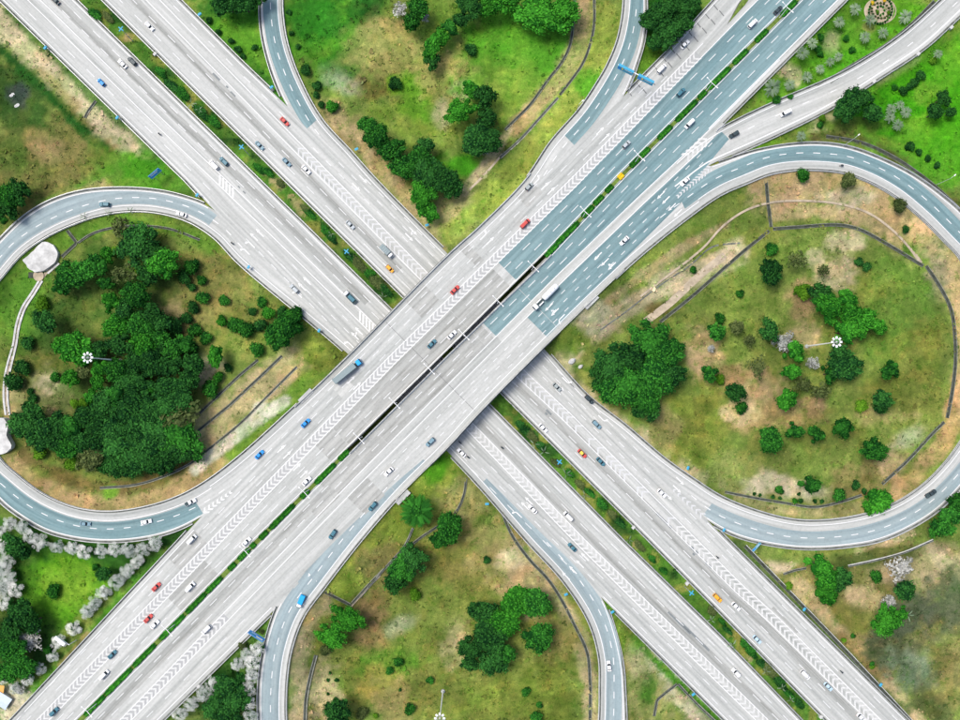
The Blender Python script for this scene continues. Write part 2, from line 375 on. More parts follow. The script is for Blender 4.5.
# coarse buckets keep the search local
core = (np.abs(gxf) < 330) & (np.abs(gyf) < 300)
ci = np.where(core)[0]
bx = np.floor(gxf[ci] / 24).astype(int); by = np.floor(gyf[ci] / 24).astype(int)
key = bx * 10000 + by; order = np.argsort(key, kind='stable'); ks = key[order]
starts = np.concatenate([[0], np.where(np.diff(ks))[0] + 1, [len(ks)]])
for a_, b_ in zip(starts[:-1], starts[1:]):
    ids = ci[order[a_:b_]]; cx = gxf[ids].mean(); cy = gyf[ids].mean()
    m = (np.abs(smp[:, 0] - cx) < 48) & (np.abs(smp[:, 1] - cy) < 48)
    if not m.any(): continue
    q = smp[m]
    d = np.sqrt((gxf[ids, None] - q[None, :, 0]) ** 2 + (gyf[ids, None] - q[None, :, 1]) ** 2) - q[None, :, 3]
    up[ids] = np.max(q[None, :, 2] - 0.32 - np.maximum(0, d - 0.6) * 0.42, 1)
    dn[ids] = np.min(q[None, :, 2] - 0.32 + np.maximum(0, d - 0.9) * 0.95, 1)
    rd[ids] = np.min(d, 1)
base = (vnoise(gxf, gyf, 22, 1) - .5) * 1.0 + (vnoise(gxf, gyf, 7, 2) - .5) * 0.35
gz = np.maximum(up, base - 0.2); gz = np.minimum(gz, dn)
# the ground drops to the lower road below the bridge spans
gp0, gp1 = gxf / S + NX, NY - gyf / S
tb_ = (gp0 - gp1) / 2 + 400; cb_ = gp0 + gp1
under = (tb_ > 348) & (tb_ < 547) & (cb_ > 722) & (cb_ < 878)
rise = np.clip(np.maximum(364 - tb_, tb_ - 531) / 16, 0, 1)
gz = np.where(under, np.minimum(gz, -0.35 + 7.2 * rise), gz)
far = ~core; gz[far] = base[far] - 2.0
GZ = gz.reshape(gx.shape)
def ground_z(x, y):
    i = np.clip(np.searchsorted(GX, x) - 1, 0, len(GX) - 2); j = np.clip(np.searchsorted(GY, y) - 1, 0, len(GY) - 2)
    fx = (x - GX[i]) / (GX[i+1] - GX[i]); fy = (y - GY[j]) / (GY[j+1] - GY[j])
    return float((GZ[j, i]*(1-fx)+GZ[j, i+1]*fx)*(1-fy) + (GZ[j+1, i]*(1-fx)+GZ[j+1, i+1]*fx)*fy)
def onground(px, py, h=0.0):
    """world point whose ground is at photo pixel px,py; h = height above ground at which the pixel is read"""
    z = 0.0
    for _ in range(3):
        x, y, _z = P(px, py, z + h); z = ground_z(x, y)
    return x, y, z
# ------------------------------------------------------------------ ground cover colours (grass, dry grass, bare earth), by plan position
gpx, gpy = PX(gxf.astype(float), gyf.astype(float), gz)
GK = 0.80
def gc(r, g, b):
    if r > g: r, b = r - (r - g) * .22, b + (r - b) * .08
    else: r, b = r * .95, b * 1.0
    return s2l((r, g, b)) * GK
colr = np.tile(gc(122, 134, 66), (len(gxf), 1))
wob = (vnoise(gxf, gyf, 11, 11) - .5) * 1.2 + (vnoise(gxf, gyf, 4.2, 12) - .5) * 1.0 + (vnoise(gxf, gyf, 1.9, 13) - .5) * 0.8
def blend(w, c):
    global colr
    w = np.clip(w, 0, 1)[:, None]; colr = colr * (1 - w) + np.asarray(c) * w
def blob(x, y, rx, ry, c, a=0, s=1.0, soft=0.36):
    t = R_(a); dx = gpx - x; dy = gpy - y
    u = (dx * math.cos(t) + dy * math.sin(t)) / rx; v = (-dx * math.sin(t) + dy * math.cos(t)) / ry
    d = np.sqrt(u * u + v * v) + wob * 0.55
    blend((1 - sstep((d - (1 - soft)) / (2 * soft))) * s, gc(*c))
def band(pts, w, c, s=1.0, soft=0.4, smooth=True):
    p = resample(smooth_poly(pts) if smooth and len(pts) > 2 else np.array(pts, float), 5.0); d = np.full(len(gpx), 1e6)
    m = (gpx > p[:, 0].min() - 3*w) & (gpx < p[:, 0].max() + 3*w) & (gpy > p[:, 1].min() - 3*w) & (gpy < p[:, 1].max() + 3*w)
    if not m.any(): return
    q = np.min((gpx[m, None] - p[None, :, 0]) ** 2 + (gpy[m, None] - p[None, :, 1]) ** 2, 1) ** .5
    d[m] = q / w; d = d + wob * 0.5
    blend((1 - sstep((d - (1 - soft)) / (2 * soft))) * s, gc(*c))
LAWN = (88, 142, 34); OLIVE = (132, 138, 72); YEL = (158, 160, 86); TAN = (203, 183, 148); BRN = (146, 122, 80); DKG = (44, 84, 32); PALE = (218, 210, 196); VIV = (70, 148, 20); DUN = (176, 152, 108)
# upper left scrub
blob(60, 150, 95, 70, (112, 106, 58)); blob(25, 100, 45, 40, (62, 88, 38)); blob(20, 95, 12, 12, (62, 72, 66)); blob(95, 140, 30, 25, (128, 116, 66)); blob(35, 140, 16, 12, (152, 124, 80), s=.8); blob(50, 150, 14, 12, (150, 126, 84), s=.7)
blob(10, 150, 20, 25, (84, 96, 44)); band([(0, 48), (40, 86), (80, 127), (104, 148)], 6, (40, 84, 30)); band([(40, 205), (75, 190), (105, 172)], 5, (100, 140, 50))
band([(-20, 5), (30, 50), (70, 88), (105, 118), (140, 150)], 14, TAN); band([(40, 70), (75, 105)], 5, (160, 145, 85), s=.7); band([(10, 10), (70, 72), (150, 152), (195, 200)], 6, (78, 112, 48), s=.9)
blob(140, 175, 40, 22, (74, 132, 30), a=30); blob(125, 140, 14, 10, TAN, s=.6); band([(20, 222), (60, 202), (110, 184)], 7, DUN, s=.85); blob(135, 183, 30, 6, (110, 145, 50))
# left loop
blob(95, 350, 135, 150, (118, 122, 62)); blob(20, 300, 30, 45, (92, 128, 46)); band([(70, 236), (120, 222), (180, 232), (230, 262)], 9, (108, 138, 52)); blob(60, 240, 22, 12, (104, 132, 48))
blob(180, 308, 24, 20, (178, 154, 108), s=.9); blob(220, 290, 40, 35, (134, 130, 70)); blob(230, 345, 30, 15, (140, 142, 74)); blob(48, 385, 16, 18, TAN); blob(58, 405, 18, 14, DUN); blob(15, 400, 12, 25, (176, 160, 110)); blob(205, 370, 18, 14, TAN, s=.8)
blob(75, 320, 22, 26, (104, 118, 56)); blob(110, 400, 75, 60, (78, 96, 48), s=.8); blob(115, 280, 50, 40, (72, 100, 44), s=.8); blob(55, 330, 20, 26, (72, 100, 44), s=.8)  # dark greens below the grove: undergrowth plus tree shade painted into the colour
band([(10, 465), (45, 490), (80, 502), (115, 506), (155, 500), (190, 482), (215, 465)], 12, (178, 148, 100)); band([(25, 455), (70, 480), (110, 488), (150, 482), (185, 462)], 7, (122, 104, 60), s=.9)
band([(198, 440), (250, 395), (300, 362)], 18, (186, 164, 122)); band([(215, 455), (260, 408)], 6, (206, 198, 186), s=.9); band([(230, 450), (290, 398), (318, 372)], 8, (112, 142, 54)); band([(195, 470), (245, 430), (285, 402)], 5, PALE, s=.9); blob(320, 352, 25, 20, (122, 128, 56)); blob(108, 492, 8, 7, (110, 146, 50))
# upper loop
blob(340, 30, 70, 60, (86, 140, 40)); blob(320, 20, 32, 26, (44, 104, 30)); blob(365, 12, 26, 20, (44, 96, 34)); blob(350, 65, 22, 14, (66, 120, 40)); blob(385, 45, 40, 34, (154, 148, 86)); blob(395, 75, 28, 18, (138, 130, 72)); blob(375, 90, 22, 12, (112, 108, 52)); blob(340, 82, 18, 9, PALE, s=.32, a=30, soft=.7)
blob(425, 110, 50, 30, (140, 154, 66)); blob(405, 85, 20, 14, (108, 152, 42)); blob(415, 108, 22, 14, (112, 154, 46)); blob(455, 70, 34, 34, (164, 158, 88)); blob(440, 25, 26, 26, (120, 140, 60)); blob(465, 90, 12, 10, TAN, s=.8); blob(443, 115, 8, 14, TAN, s=.7); blob(345, 125, 34, 16, (158, 148, 92), a=40); band([(335, 115), (375, 160), (410, 205), (440, 245)], 9, DUN)
blob(520, 60, 60, 60, (96, 152, 44)); blob(515, 85, 34, 34, (140, 156, 66)); blob(555, 50, 34, 24, (84, 140, 40)); blob(460, 165, 20, 12, (80, 150, 34)); blob(460, 215, 26, 26, (158, 150, 100)); band([(500, 190), (450, 235)], 10, (150, 160, 78))
band([(605, 20), (600, 60), (575, 100), (530, 160), (490, 205)], 16, (150, 156, 72)); blob(590, 85, 18, 16, (92, 148, 40)); band([(583, -10), (580, 30), (570, 65), (545, 95), (515, 130)], 8.5, (186, 158, 112)); band([(510, 130), (490, 160), (465, 190)], 5, (190, 172, 134))
blob(225, 35, 50, 50, (104, 150, 46)); blob(230, 5, 50, 20, (58, 112, 36)); band([(200, 20), (250, 68), (285, 104)], 6, (62, 112, 36)); blob(675, 25, 42, 40, (36, 92, 26)); blob(650, 65, 12, 26, (104, 140, 44))
# upper right gardens
blob(840, 45, 110, 70, (100, 142, 44)); blob(800, 85, 50, 22, (96, 142, 40), a=-30); blob(832, 42, 8, 13, TAN); blob(787, 72, 12, 8, TAN, a=30); blob(797, 78, 5, 10, TAN); blob(868, 28, 8, 5, (170, 150, 90)); blob(910, 20, 30, 24, (94, 148, 34))
band([(1000, 60), (960, 110), (920, 100), (870, 110)], 60, VIV, soft=.4); blob(925, 95, 14, 14, (160, 172, 76), s=.95, soft=.3); blob(925, 135, 34, 20, (138, 166, 58), a=40); blob(948, 60, 16, 20, (122, 162, 52)); blob(880, 145, 22, 10, (140, 162, 64)); blob(950, 150, 16, 30, (84, 144, 30))
band([(760, 145), (810, 118), (860, 95), (920, 55), (960, 25)], 6, (128, 146, 62)); blob(825, 122, 16, 9, TAN, s=.9, a=-25); blob(855, 125, 40, 9, (112, 134, 56)); blob(775, 138, 30, 7, (112, 156, 40), a=-25); band([(815, 138), (850, 138), (890, 155), (925, 180), (960, 208)], 6, (96, 92, 50)); band([(880, 80), (915, 58)], 5, TAN, s=.7)
# right loop
blob(810, 345, 190, 180, (124, 132, 66)); band([(640, 275), (690, 238), (740, 200)], 20, (138, 148, 72)); band([(770, 185), (830, 184), (880, 200), (925, 240), (955, 285)], 26, (208, 174, 126), soft=.28); band([(955, 285), (966, 330), (966, 400)], 12, (196, 164, 116), soft=.3); band([(780, 211), (840, 212), (880, 225)], 8, (190, 160, 118)); blob(845, 198, 30, 9, PALE, s=.4)
blob(890, 205, 14, 10, (212, 178, 124)); blob(935, 275, 16, 28, (150, 142, 108)); blob(920, 265, 10, 8, (150, 150, 80)); band([(600, 330), (640, 300), (700, 272), (735, 255)], 13, (196, 178, 144)); blob(590, 320, 18, 18, (206, 190, 162)); band([(610, 300), (680, 250), (725, 225)], 5, (176, 158, 112)); blob(655, 308, 14, 8, (128, 100, 62), s=.8); band([(575, 350), (560, 372), (600, 412), (660, 448), (700, 478)], 9, (190, 172, 134))
blob(572, 338, 16, 14, (110, 130, 54)); blob(700, 355, 18, 30, (184, 156, 112)); blob(695, 430, 34, 44, (126, 130, 58)); blob(665, 430, 14, 20, (150, 142, 84)); blob(745, 300, 40, 30, (128, 138, 66)); blob(790, 270, 34, 22, (118, 130, 62)); blob(845, 240, 20, 10, TAN, s=.85); blob(815, 258, 10, 9, TAN, s=.7); blob(842, 280, 24, 16, (202, 180, 146), s=.9, a=30); blob(870, 290, 26, 16, (142, 144, 68)); blob(905, 330, 38, 70, (108, 132, 56)); blob(925, 350, 24, 26, (138, 138, 66)); blob(800, 300, 14, 20, (168, 138, 96)); blob(805, 335, 16, 14, (184, 158, 114)); blob(762, 390, 30, 20, (186, 156, 112)); blob(730, 378, 16, 10, (150, 120, 80)); blob(768, 420, 34, 18, (164, 138, 90)); blob(740, 410, 16, 12, (196, 172, 126)); blob(815, 405, 16, 14, (156, 130, 92)); blob(900, 395, 34, 34, (126, 128, 60)); blob(918, 385, 20, 40, (134, 136, 66)); blob(880, 415, 30, 10, (160, 150, 90)); blob(790, 455, 50, 22, (124, 132, 66)); blob(870, 480, 40, 18, (140, 126, 76)); blob(893, 462, 14, 16, (198, 168, 120)); band([(890, 500), (920, 470), (945, 440), (957, 405), (960, 380)], 9, (186, 150, 102)); blob(765, 485, 55, 13, (196, 182, 152), a=8); blob(730, 470, 24, 20, (140, 142, 80)); band([(740, 500), (790, 512), (840, 512), (870, 505)], 6, (172, 158, 110)); blob(905, 440, 18, 8, PALE, s=.35, a=-30, soft=.7)
# lower right scrub
blob(850, 610, 120, 90, (130, 124, 70)); blob(785, 572, 26, 16, (138, 134, 76)); blob(785, 562, 16, 8, TAN, a=-20); blob(840, 620, 34, 26, (132, 130, 62)); blob(862, 598, 20, 16, (186, 160, 118)); band([(800, 588), (845, 640), (890, 690), (930, 735)], 9, (190, 166, 122)); blob(860, 660, 40, 22, (158, 128, 84), a=30); blob(925, 565, 46, 28, (176, 156, 116)); band([(930, 548), (962, 575)], 8, (190, 172, 134)); blob(925, 622, 46, 34, (98, 100, 80), a=-25, soft=.4); blob(955, 600, 20, 30, (94, 98, 72)); blob(900, 655, 26, 16, (88, 90, 62)); blob(955, 670, 44, 40, (140, 138, 78)); blob(945, 665, 16, 20, (112, 108, 66), s=.6); blob(912, 672, 24, 22, (120, 128, 104)); blob(935, 710, 30, 12, (100, 104, 62), a=40); band([(880, 530), (850, 552), (800, 556), (750, 545)], 8, (132, 142, 72)); band([(910, 532), (880, 545), (860, 552)], 6, (206, 180, 140)); blob(940, 530, 22, 12, (130, 142, 70)); blob(880, 555, 60, 9, (96, 102, 54), a=-10)
band([(735, 545), (820, 630), (905, 715)], 6, (84, 104, 56), s=.9)
# wedge right of lower loop
blob(655, 670, 40, 60, (150, 148, 92)); blob(640, 650, 12, 18, (70, 130, 30)); blob(648, 690, 10, 22, (82, 118, 44)); blob(640, 660, 14, 22, TAN, s=.6); blob(670, 665, 26, 14, PALE, a=45, s=.8); blob(690, 705, 30, 14, (200, 186, 158), a=42); band([(605, 605), (650, 655), (715, 718)], 5, (76, 124, 40)); blob(618, 640, 8, 20, (88, 140, 40))
# lower loop
blob(445, 620, 170, 150, (128, 130, 64)); band([(455, 462), (420, 500), (370, 550), (330, 590)], 18, (146, 154, 66)); blob(438, 468, 18, 14, (92, 146, 34)); blob(470, 500, 26, 26, (156, 150, 90)); blob(460, 560, 40, 34, (122, 118, 58)); blob(500, 545, 34, 30, (150, 138, 84)); blob(530, 575, 30, 34, (178, 156, 110)); blob(510, 560, 14, 10, TAN, s=.8); band([(525, 545), (560, 600), (585, 660), (592, 720)], 8, (182, 164, 120)); blob(375, 620, 22, 24, (146, 118, 76)); blob(380, 560, 30, 20, (140, 132, 76)); band([(320, 602), (300, 640), (295, 720)], 12, (180, 162, 124)); blob(325, 690, 16, 30, (186, 166, 128), s=.8); blob(452, 640, 16, 26, (194, 172, 130), s=.9); blob(390, 665, 40, 14, (94, 126, 44), a=-15); blob(425, 620, 40, 30, (118, 126, 60)); blob(380, 690, 24, 20, (150, 144, 64)); blob(388, 705, 22, 24, (170, 148, 96), s=.7); blob(400, 625, 14, 7, PALE, s=.3, a=-20, soft=.7); blob(545, 690, 30, 34, (116, 122, 52)); blob(555, 640, 20, 20, (140, 132, 72)); blob(500, 700, 40, 20, (132, 138, 62)); blob(305, 615, 8, 14, (206, 168, 116))
# lower left
blob(235, 670, 45, 55, (100, 130, 60)); blob(225, 695, 30, 30, (40, 80, 30)); band([(165, 715), (215, 665), (262, 618)], 5, (96, 128, 48)); blob(70, 560, 110, 40, (62, 104, 40)); blob(62, 590, 40, 34, (98, 150, 32)); blob(68, 588, 26, 20, (152, 166, 66), s=.85); blob(25, 570, 12, 30, (56, 90, 34)); blob(20, 640, 40, 50, (46, 82, 32)); band([(190, 535), (110, 615), (20, 705), (-30, 755)], 7, (84, 130, 44)); band([(88, 634), (60, 665)], 4, (150, 136, 84)); blob(10, 700, 22, 20, (186, 176, 156)); band([(30, 545), (75, 548), (130, 550), (180, 535)], 7, (52, 92, 36))
# median of the lower road
for o0, o1, y0, y1 in ((76, 103, -40, 330), (84, 109, 380, 760)):
    off = gpx - gpy; m = ((off > o0) & (off < o1) & (gpy > y0) & (gpy < y1)).astype(float)
    blend(m, gc(84, 122, 46)); blend(m * sstep((vnoise(gxf, gyf, 4, 33) - .52) * 5), gc(134, 134, 66)); blend(m * sstep((vnoise(gxf, gyf, 6, 34) - .62) * 6), gc(52, 88, 36))
for x, y, r in ((280, 186, 7), (265, 172, 5), (298, 205, 7), (301, 213, 5), (272, 181, 4), (291, 197, 4), (749, 658, 4), (636, 545, 4), (128, 38, 4)): blob(x, y, r, r * .7, DUN, a=45, s=.8)
# broad dry and lush drift
dr = sstep((vnoise(gxf, gyf, 16, 41) * .6 + vnoise(gxf, gyf, 6, 42) * .4 - .35) * 3.2)[:, None]
colr = colr * (0.80 + 0.34 * dr)
fine = (vnoise(gxf, gyf, 2.6, 43) - .5)[:, None]; colr = np.clip(colr * (1 + fine * .26), 0.004, 0.9)
m1 = sstep((vnoise(gxf, gyf, 5.5, 51) * .55 + vnoise(gxf, gyf, 2.3, 52) * .45 - .5) * 5.5)[:, None] * .6
colr = colr * (1 - m1) + colr * np.array([.62, .74, .58]) * m1
m2 = sstep((vnoise(gxf, gyf, 7.5, 53) * .5 + vnoise(gxf, gyf, 2.6, 54) * .5 - .54) * 6)[:, None] * .55
colr = colr * (1 - m2) + (colr * np.array([1.22, 1.02, .98]) + np.array([.02, .012, .004])) * m2
for a_ in ((930, 95, 62, 62, (78, 160, 22), .55), (840, 40, 70, 40, (92, 152, 38), .4), (950, 150, 30, 40, (80, 158, 24), .5), (62, 588, 40, 34, (104, 160, 34), .45), (330, 25, 34, 34, (62, 136, 34), .35), (530, 55, 44, 36, (98, 158, 44), .4), (145, 175, 36, 20, (74, 146, 30), .4), (225, 40, 34, 34, (98, 156, 44), .4)): blob(*a_[:5], s=a_[5])
fm = (~((gxf > -232) & (gxf < 235) & (gyf > -168) & (gyf < 198)))
colr[fm] = gc(112, 130, 62)
nyy, nxx = gx.shape
gv = np.stack([gxf, gyf, gz], 1)
ii, jj = np.meshgrid(np.arange(nxx - 1), np.arange(nyy - 1)); q0 = (jj * nxx + ii).ravel()
gf = np.stack([q0, q0 + 1, q0 + 1 + nxx, q0 + nxx], 1)
gm = bpy.data.meshes.new('ground'); gm.vertices.add(len(gv)); gm.vertices.foreach_set('co', gv.astype(np.float32).ravel())
gm.loops.add(gf.size); gm.loops.foreach_set('vertex_index', gf.astype(np.int32).ravel())
gm.polygons.add(len(gf)); gm.polygons.foreach_set('loop_start', np.arange(0, gf.size, 4, dtype=np.int32)); gm.polygons.foreach_set('loop_total', np.full(len(gf), 4, np.int32))
gm.update(calc_edges=True); gm.polygons.foreach_set('use_smooth', np.ones(len(gf), bool))
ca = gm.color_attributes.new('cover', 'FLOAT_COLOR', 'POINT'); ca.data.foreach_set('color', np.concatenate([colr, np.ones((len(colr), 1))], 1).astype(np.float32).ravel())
def ground_mat():
    m, n, b = nt('grass_and_bare_earth', 0.95, 0.1)
    at = n.nodes.new('ShaderNodeAttribute'); at.attribute_name = 'cover'
    tc = n.nodes.new('ShaderNodeTexCoord'); v = tc.outputs['Object']
    a = noise(n, v, 0.45, 8, 0.72); r1 = ramp(n, a.outputs[0], [(0.28, (0.52, 0.58, 0.5)), (0.5, (1, 1, 1)), (0.74, (1.5, 1.42, 1.36))])
    c = mix(n, 0.75, at.outputs['Color'], r1.outputs[0], 'MULTIPLY')
    a2 = noise(n, v, 1.9, 6, 0.75); r2 = ramp(n, a2.outputs[0], [(0.3, (0.55, 0.6, 0.55)), (0.52, (1, 1, 1)), (0.72, (1.3, 1.26, 1.22))])
    c = mix(n, 0.75, c, r2.outputs[0], 'MULTIPLY')
    a3 = noise(n, v, 0.11, 5, 0.6); r3 = ramp(n, a3.outputs[0], [(0.36, (0.82, 1.04, 0.72)), (0.62, (1.08, 1.04, 1.0))])
    c = mix(n, 0.7, c, r3.outputs[0], 'MULTIPLY')
    a4 = noise(n, v, 0.23, 12, 0.78); k4 = ramp(n, a4.outputs[0], [(0.555, (0, 0, 0)), (0.60, (1, 1, 1))])
    dry = mix(n, 1.0, c, (1.40, 1.36, 1.34), 'MULTIPLY'); c = mix(n, k4.outputs[0], c, dry)
    k5 = ramp(n, a4.outputs[0], [(0.40, (1, 1, 1)), (0.45, (0, 0, 0))])
    lush = mix(n, 1.0, c, (0.56, 0.78, 0.50), 'MULTIPLY'); c = mix(n, k5.outputs[0], c, lush)
    n.links.new(c, b.inputs['Base Color'])
    bp = n.nodes.new('ShaderNodeBump'); bp.inputs['Strength'].default_value = 0.7; bp.inputs['Distance'].default_value = 0.4
    hs = noise(n, v, 1.1, 6, 0.7); n.links.new(hs.outputs[0], bp.inputs['Height']); n.links.new(bp.outputs[0], b.inputs['Normal'])
    return m
M['ground'] = ground_mat()
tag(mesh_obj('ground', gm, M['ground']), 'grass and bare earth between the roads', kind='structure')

# ------------------------------------------------------------------ pavements
def pave(r, name, label, off, mat='concrete'):
    o = ribbon_ab(r.a, r.b, r.za, r.zb, name, M[mat], None, off, 1.0); return tag(o, label, kind='structure')
oA1 = pave(MA1, 'lower_road', 'pale concrete lower road, carriageway along the lower left of its green median', 0.0)
oA2 = pave(MA2, 'lower_road', 'pale concrete lower road, carriageway along the upper right of its green median', 0.0)
oB1 = pave(MB1, 'upper_road', 'overpass carriageway along the upper left of the hedge median', 0.0)
oB2 = pave(MB2, 'upper_road', 'overpass carriageway along the lower right of the hedge median', 0.0)
oRA2 = pave(RA2, 'ramp_road', 'ramp from the upper loop past the lower road into the right loop', -0.03)
oRB2 = pave(RB2, 'ramp_road', 'ramp from the right loop beside the overpass into the lower loop', -0.03)
oRA1 = pave(RA1, 'ramp_road', 'ramp from the lower loop beside the lower road into the left loop', -0.03)
oRB1 = pave(RB1, 'ramp_road', 'ramp from the left loop beside the overpass into the upper loop', -0.03)
oNE = pave(RNE, 'slip_road', 'pale slip road curving in from the upper right corner', -0.015)
def top(px, py, road):     # height of the named paving at a pixel
    return 0.0 if road == 'A' else zfB(px, py)
def sheet(px_pts_l, px_pts_r, zl, zr, name, mat, parent, off=0.014):
    return ribbon_ab(np.array(px_pts_l, float), np.array(px_pts_r, float), zl, zr, name, mat, parent, off, 0.0)
def patchA(y0, y1, o0, o1, mat, parent, name='repaved_field', off=0.014, d0=0, d1=0):
    """o0,o1: offset x-y of both edges (may be functions); y0..y1 station"""
    y = np.linspace(y0, y1, max(2, int(abs(y1 - y0) / 8) + 1))
    f0 = o0 if callable(o0) else (lambda t: o0 + 0 * t); f1 = o1 if callable(o1) else (lambda t: o1 + 0 * t)
    a0 = f0(y); a1 = f1(y)
    l = np.stack([y + a0 / 2 + 0, y - a0 / 2], 1); r_ = np.stack([y + a1 / 2, y - a1 / 2], 1)
    z = np.zeros(len(y)); return sheet(l, r_, z, z, name, M[mat], parent, off)
def patchB(t0, t1, c0, c1, mat, parent, name='repaved_field', off=0.014):
    """t: station = (x-y)/2+400 ; c: x+y"""
    t = np.linspace(t0, t1, max(2, int(abs(t1 - t0) / 8) + 1)); dd = 2 * t - 800
    f0 = c0 if callable(c0) else (lambda q: c0 + 0 * q); f1 = c1 if callable(c1) else (lambda q: c1 + 0 * q)
    a0 = f0(t); a1 = f1(t); l = np.stack([(a0 + dd) / 2, (a0 - dd) / 2], 1); r_ = np.stack([(a1 + dd) / 2, (a1 - dd) / 2], 1)
    return sheet(l, r_, zB(uB(l[:, 0], l[:, 1])), zB(uB(r_[:, 0], r_[:, 1])), name, M[mat], parent, off)
def patchR(r, i0, i1, l0, l1, mat, parent, name='repaved_field', off=0.012):
    i0, i1 = max(0, i0), min(r.n - 1, i1); idx = range(i0, i1 + 1)
    f0 = l0 if callable(l0) else (lambda i: l0); f1 = l1 if callable(l1) else (lambda i: l1)
    A = [r.at(i, f0(i)) for i in idx]; B = [r.at(i, f1(i)) for i in idx]
    return sheet(A, B, [rz(r, i, f0(i)) for i in idx], [rz(r, i, f1(i)) for i in idx], name, M[mat], parent, off)
def wid(r, i): return float(np.linalg.norm(r.b[i] - r.a[i]))
cf = lambda keys: (lambda t: line_at(keys, t))
B2C = [(0, 847), (110, 846), (205, 843), (300, 840), (360, 838), (560, 838), (640, 841), (700, 845), (900, 845)]   # centre of the striped strip on the lower right carriageway
B1C = [(-300, 763), (40, 763), (217, 757), (392, 752), (572, 756), (720, 752), (1300, 745)]
A1C = [(-300, 33), (0, 34), (120, 37), (230, 42), (320, 44), (437, 43), (540, 39), (610, 39.5), (715, 42), (1200, 42)]
A2C = [(-300, 154), (0, 153), (250, 148), (375, 147), (415, 150), (590, 150.5), (620, 154), (1200, 154)]
B1C, B2C = bk(B1C), bk(B2C)
# for A the functions above are keyed by y; stations in patchA are (x+y)/2
def stA(keys): return lambda s: line_at([(y + o / 2, o) for y, o in keys], s)
patchB(518, 1300, lambda t: line_at(B1C, t) + 6.5, cf(B1R), 'blue', oB1)
patchB(480, 1300, cf(B2L), lambda t: np.minimum(line_at(B2C, t) - 5, 838), 'blue', oB2)
patchB(505, 695, lambda t: line_at(B2C, t) + 7, lambda t: np.interp(t, [505, 600, 640, 672, 695], [884, 884, 884, 872, 868]), 'blue', oRB2)
patchB(480, 700, lambda t: line_at(B2C, t) - 5, lambda t: line_at(B2C, t) + 6, 'shoulder', oB2, 'striped_verge', 0.016)
patchB(350, 512, lambda t: line_at(B1C, t) + 7, cf(B1R), 'worn', oB1)
patchB(318, 478, cf(B2L), lambda t: line_at(B2C, t) - 6, 'worn', oB2)
patchB(185, 222, lambda t: line_at(B1C, t) + 7, cf(B1R), 'worn', oB1)
patchB(-200, 300, lambda t: cf(B2L)(t) + 9, lambda t: cf(B2L)(t) + 22, 'worn', oB2)
patchR(RA2, 0, RA2.near(311, 122), 3.5, lambda i: min(18, wid(RA2, i) - 1.5), 'blue', oRA2)
patchR(RA2, RA2.near(717, 496), RA2.n - 1, lambda i: 9.5, lambda i: wid(RA2, i) - 2, 'paleblue', oRA2)
patchR(RB2, 0, RB2.near(690, 215), 8, lambda i: min(24, wid(RB2, i) - 1.5), 'blue', oRB2)
patchR(RB2, RB2.near(430, 465), RB2.n - 1, lambda i: 5, lambda i: np.interp(i, [RB2.near(430, 465), RB2.near(370, 528), RB2.near(325, 585)], [8, 15, 23.5]), 'paleblue', oRB2)
patchR(RA1, 0, RA1.near(478, 484), lambda i: 5, lambda i: min(21, np.interp(i, [RA1.near(590, 622), RA1.near(527, 540), RA1.near(478, 484)], [21, 15, 10])), 'paleblue', oRA1)
patchR(RA1, RA1.near(206, 231), RA1.n - 1, 6, lambda i: wid(RA1, i) - 2, 'paleblue', oRA1)
patchR(RB1, 0, RB1.near(190, 492), 9, lambda i: wid(RB1, i) - 1.5, 'blue', oRB1)
patchR(RB1, RB1.near(562, 130), RB1.n - 1, 5.5, lambda i: min(19, wid(RB1, i) - 1.5), 'blue', oRB1)
patchR(RB2, 0, RB2.n - 1, 0.3, 5, 'shoulder', oRB2, 'shoulder', 0.010)
patchR(RB1, RB1.near(500, 207), RB1.n - 1, 0.3, 5, 'shoulder', oRB1, 'shoulder', 0.010)
# repair fields and tar seams
for t0, t1, c0, c1, m in ((335, 352, 757, 795, 'worn'), (452, 470, 708, 740, 'worn'), (505, 512, 708, 745, 'worn'), (300, 322, 812, 836, 'worn'), (325, 345, 845, 880, 'worn'), (372, 384, 716, 742, 'shoulder'), (205, 232, 725, 750, 'worn'), (560, 575, 712, 735, 'worn')):
    patchB(t0, t1, c0, c1, m, oB1 if c0 < 800 else oB2, off=0.018)
for s0, s1, o0, o1, m in ((143, 150, 138, 141, 'tar'), (156, 158, 139, 141.5, 'tar'), (161, 166, 138, 140, 'tar'), (212, 214, 51, 53, 'tar'), (217, 219.5, 51, 53, 'tar'), (618, 626, 142, 146, 'tar'), (634, 640, 142, 145, 'tar'), (623, 625, 138, 141, 'tar'), (640, 662, 55, 57.5, 'tar'), (652, 680, 57, 60, 'tar'), (478, 483, 135, 138, 'tar'), (479, 481, 131, 134, 'tar'), (690, 715, 163, 167, 'worn'), (500, 530, 142, 146, 'worn'), (300, 318, 60, 62, 'worn'), (585, 600, 142, 145, 'tar')):
    patchA(s0, s1, o0, o1, m, oA1 if o0 < 90 else oA2, 'tar_patch', off=0.02)
patchA(520, 900, 142.3, 145.2, 'worn', oA2, 'worn_seam', off=0.017)
patchA(-50, 335, lambda s: stA(A1C)(s) + 16, lambda s: stA(A1C)(s) + 27, 'worn', oA1, 'worn_lane', 0.013)
patchA(-50, 335, lambda s: stA(A2C)(s) - 24, lambda s: stA(A2C)(s) - 13, 'worn', oA2, 'worn_lane', 0.013)
patchA(450, 900, lambda s: stA(A1C)(s) + 9, lambda s: stA(A1C)(s) + 20, 'worn', oA1, 'worn_lane', 0.013)
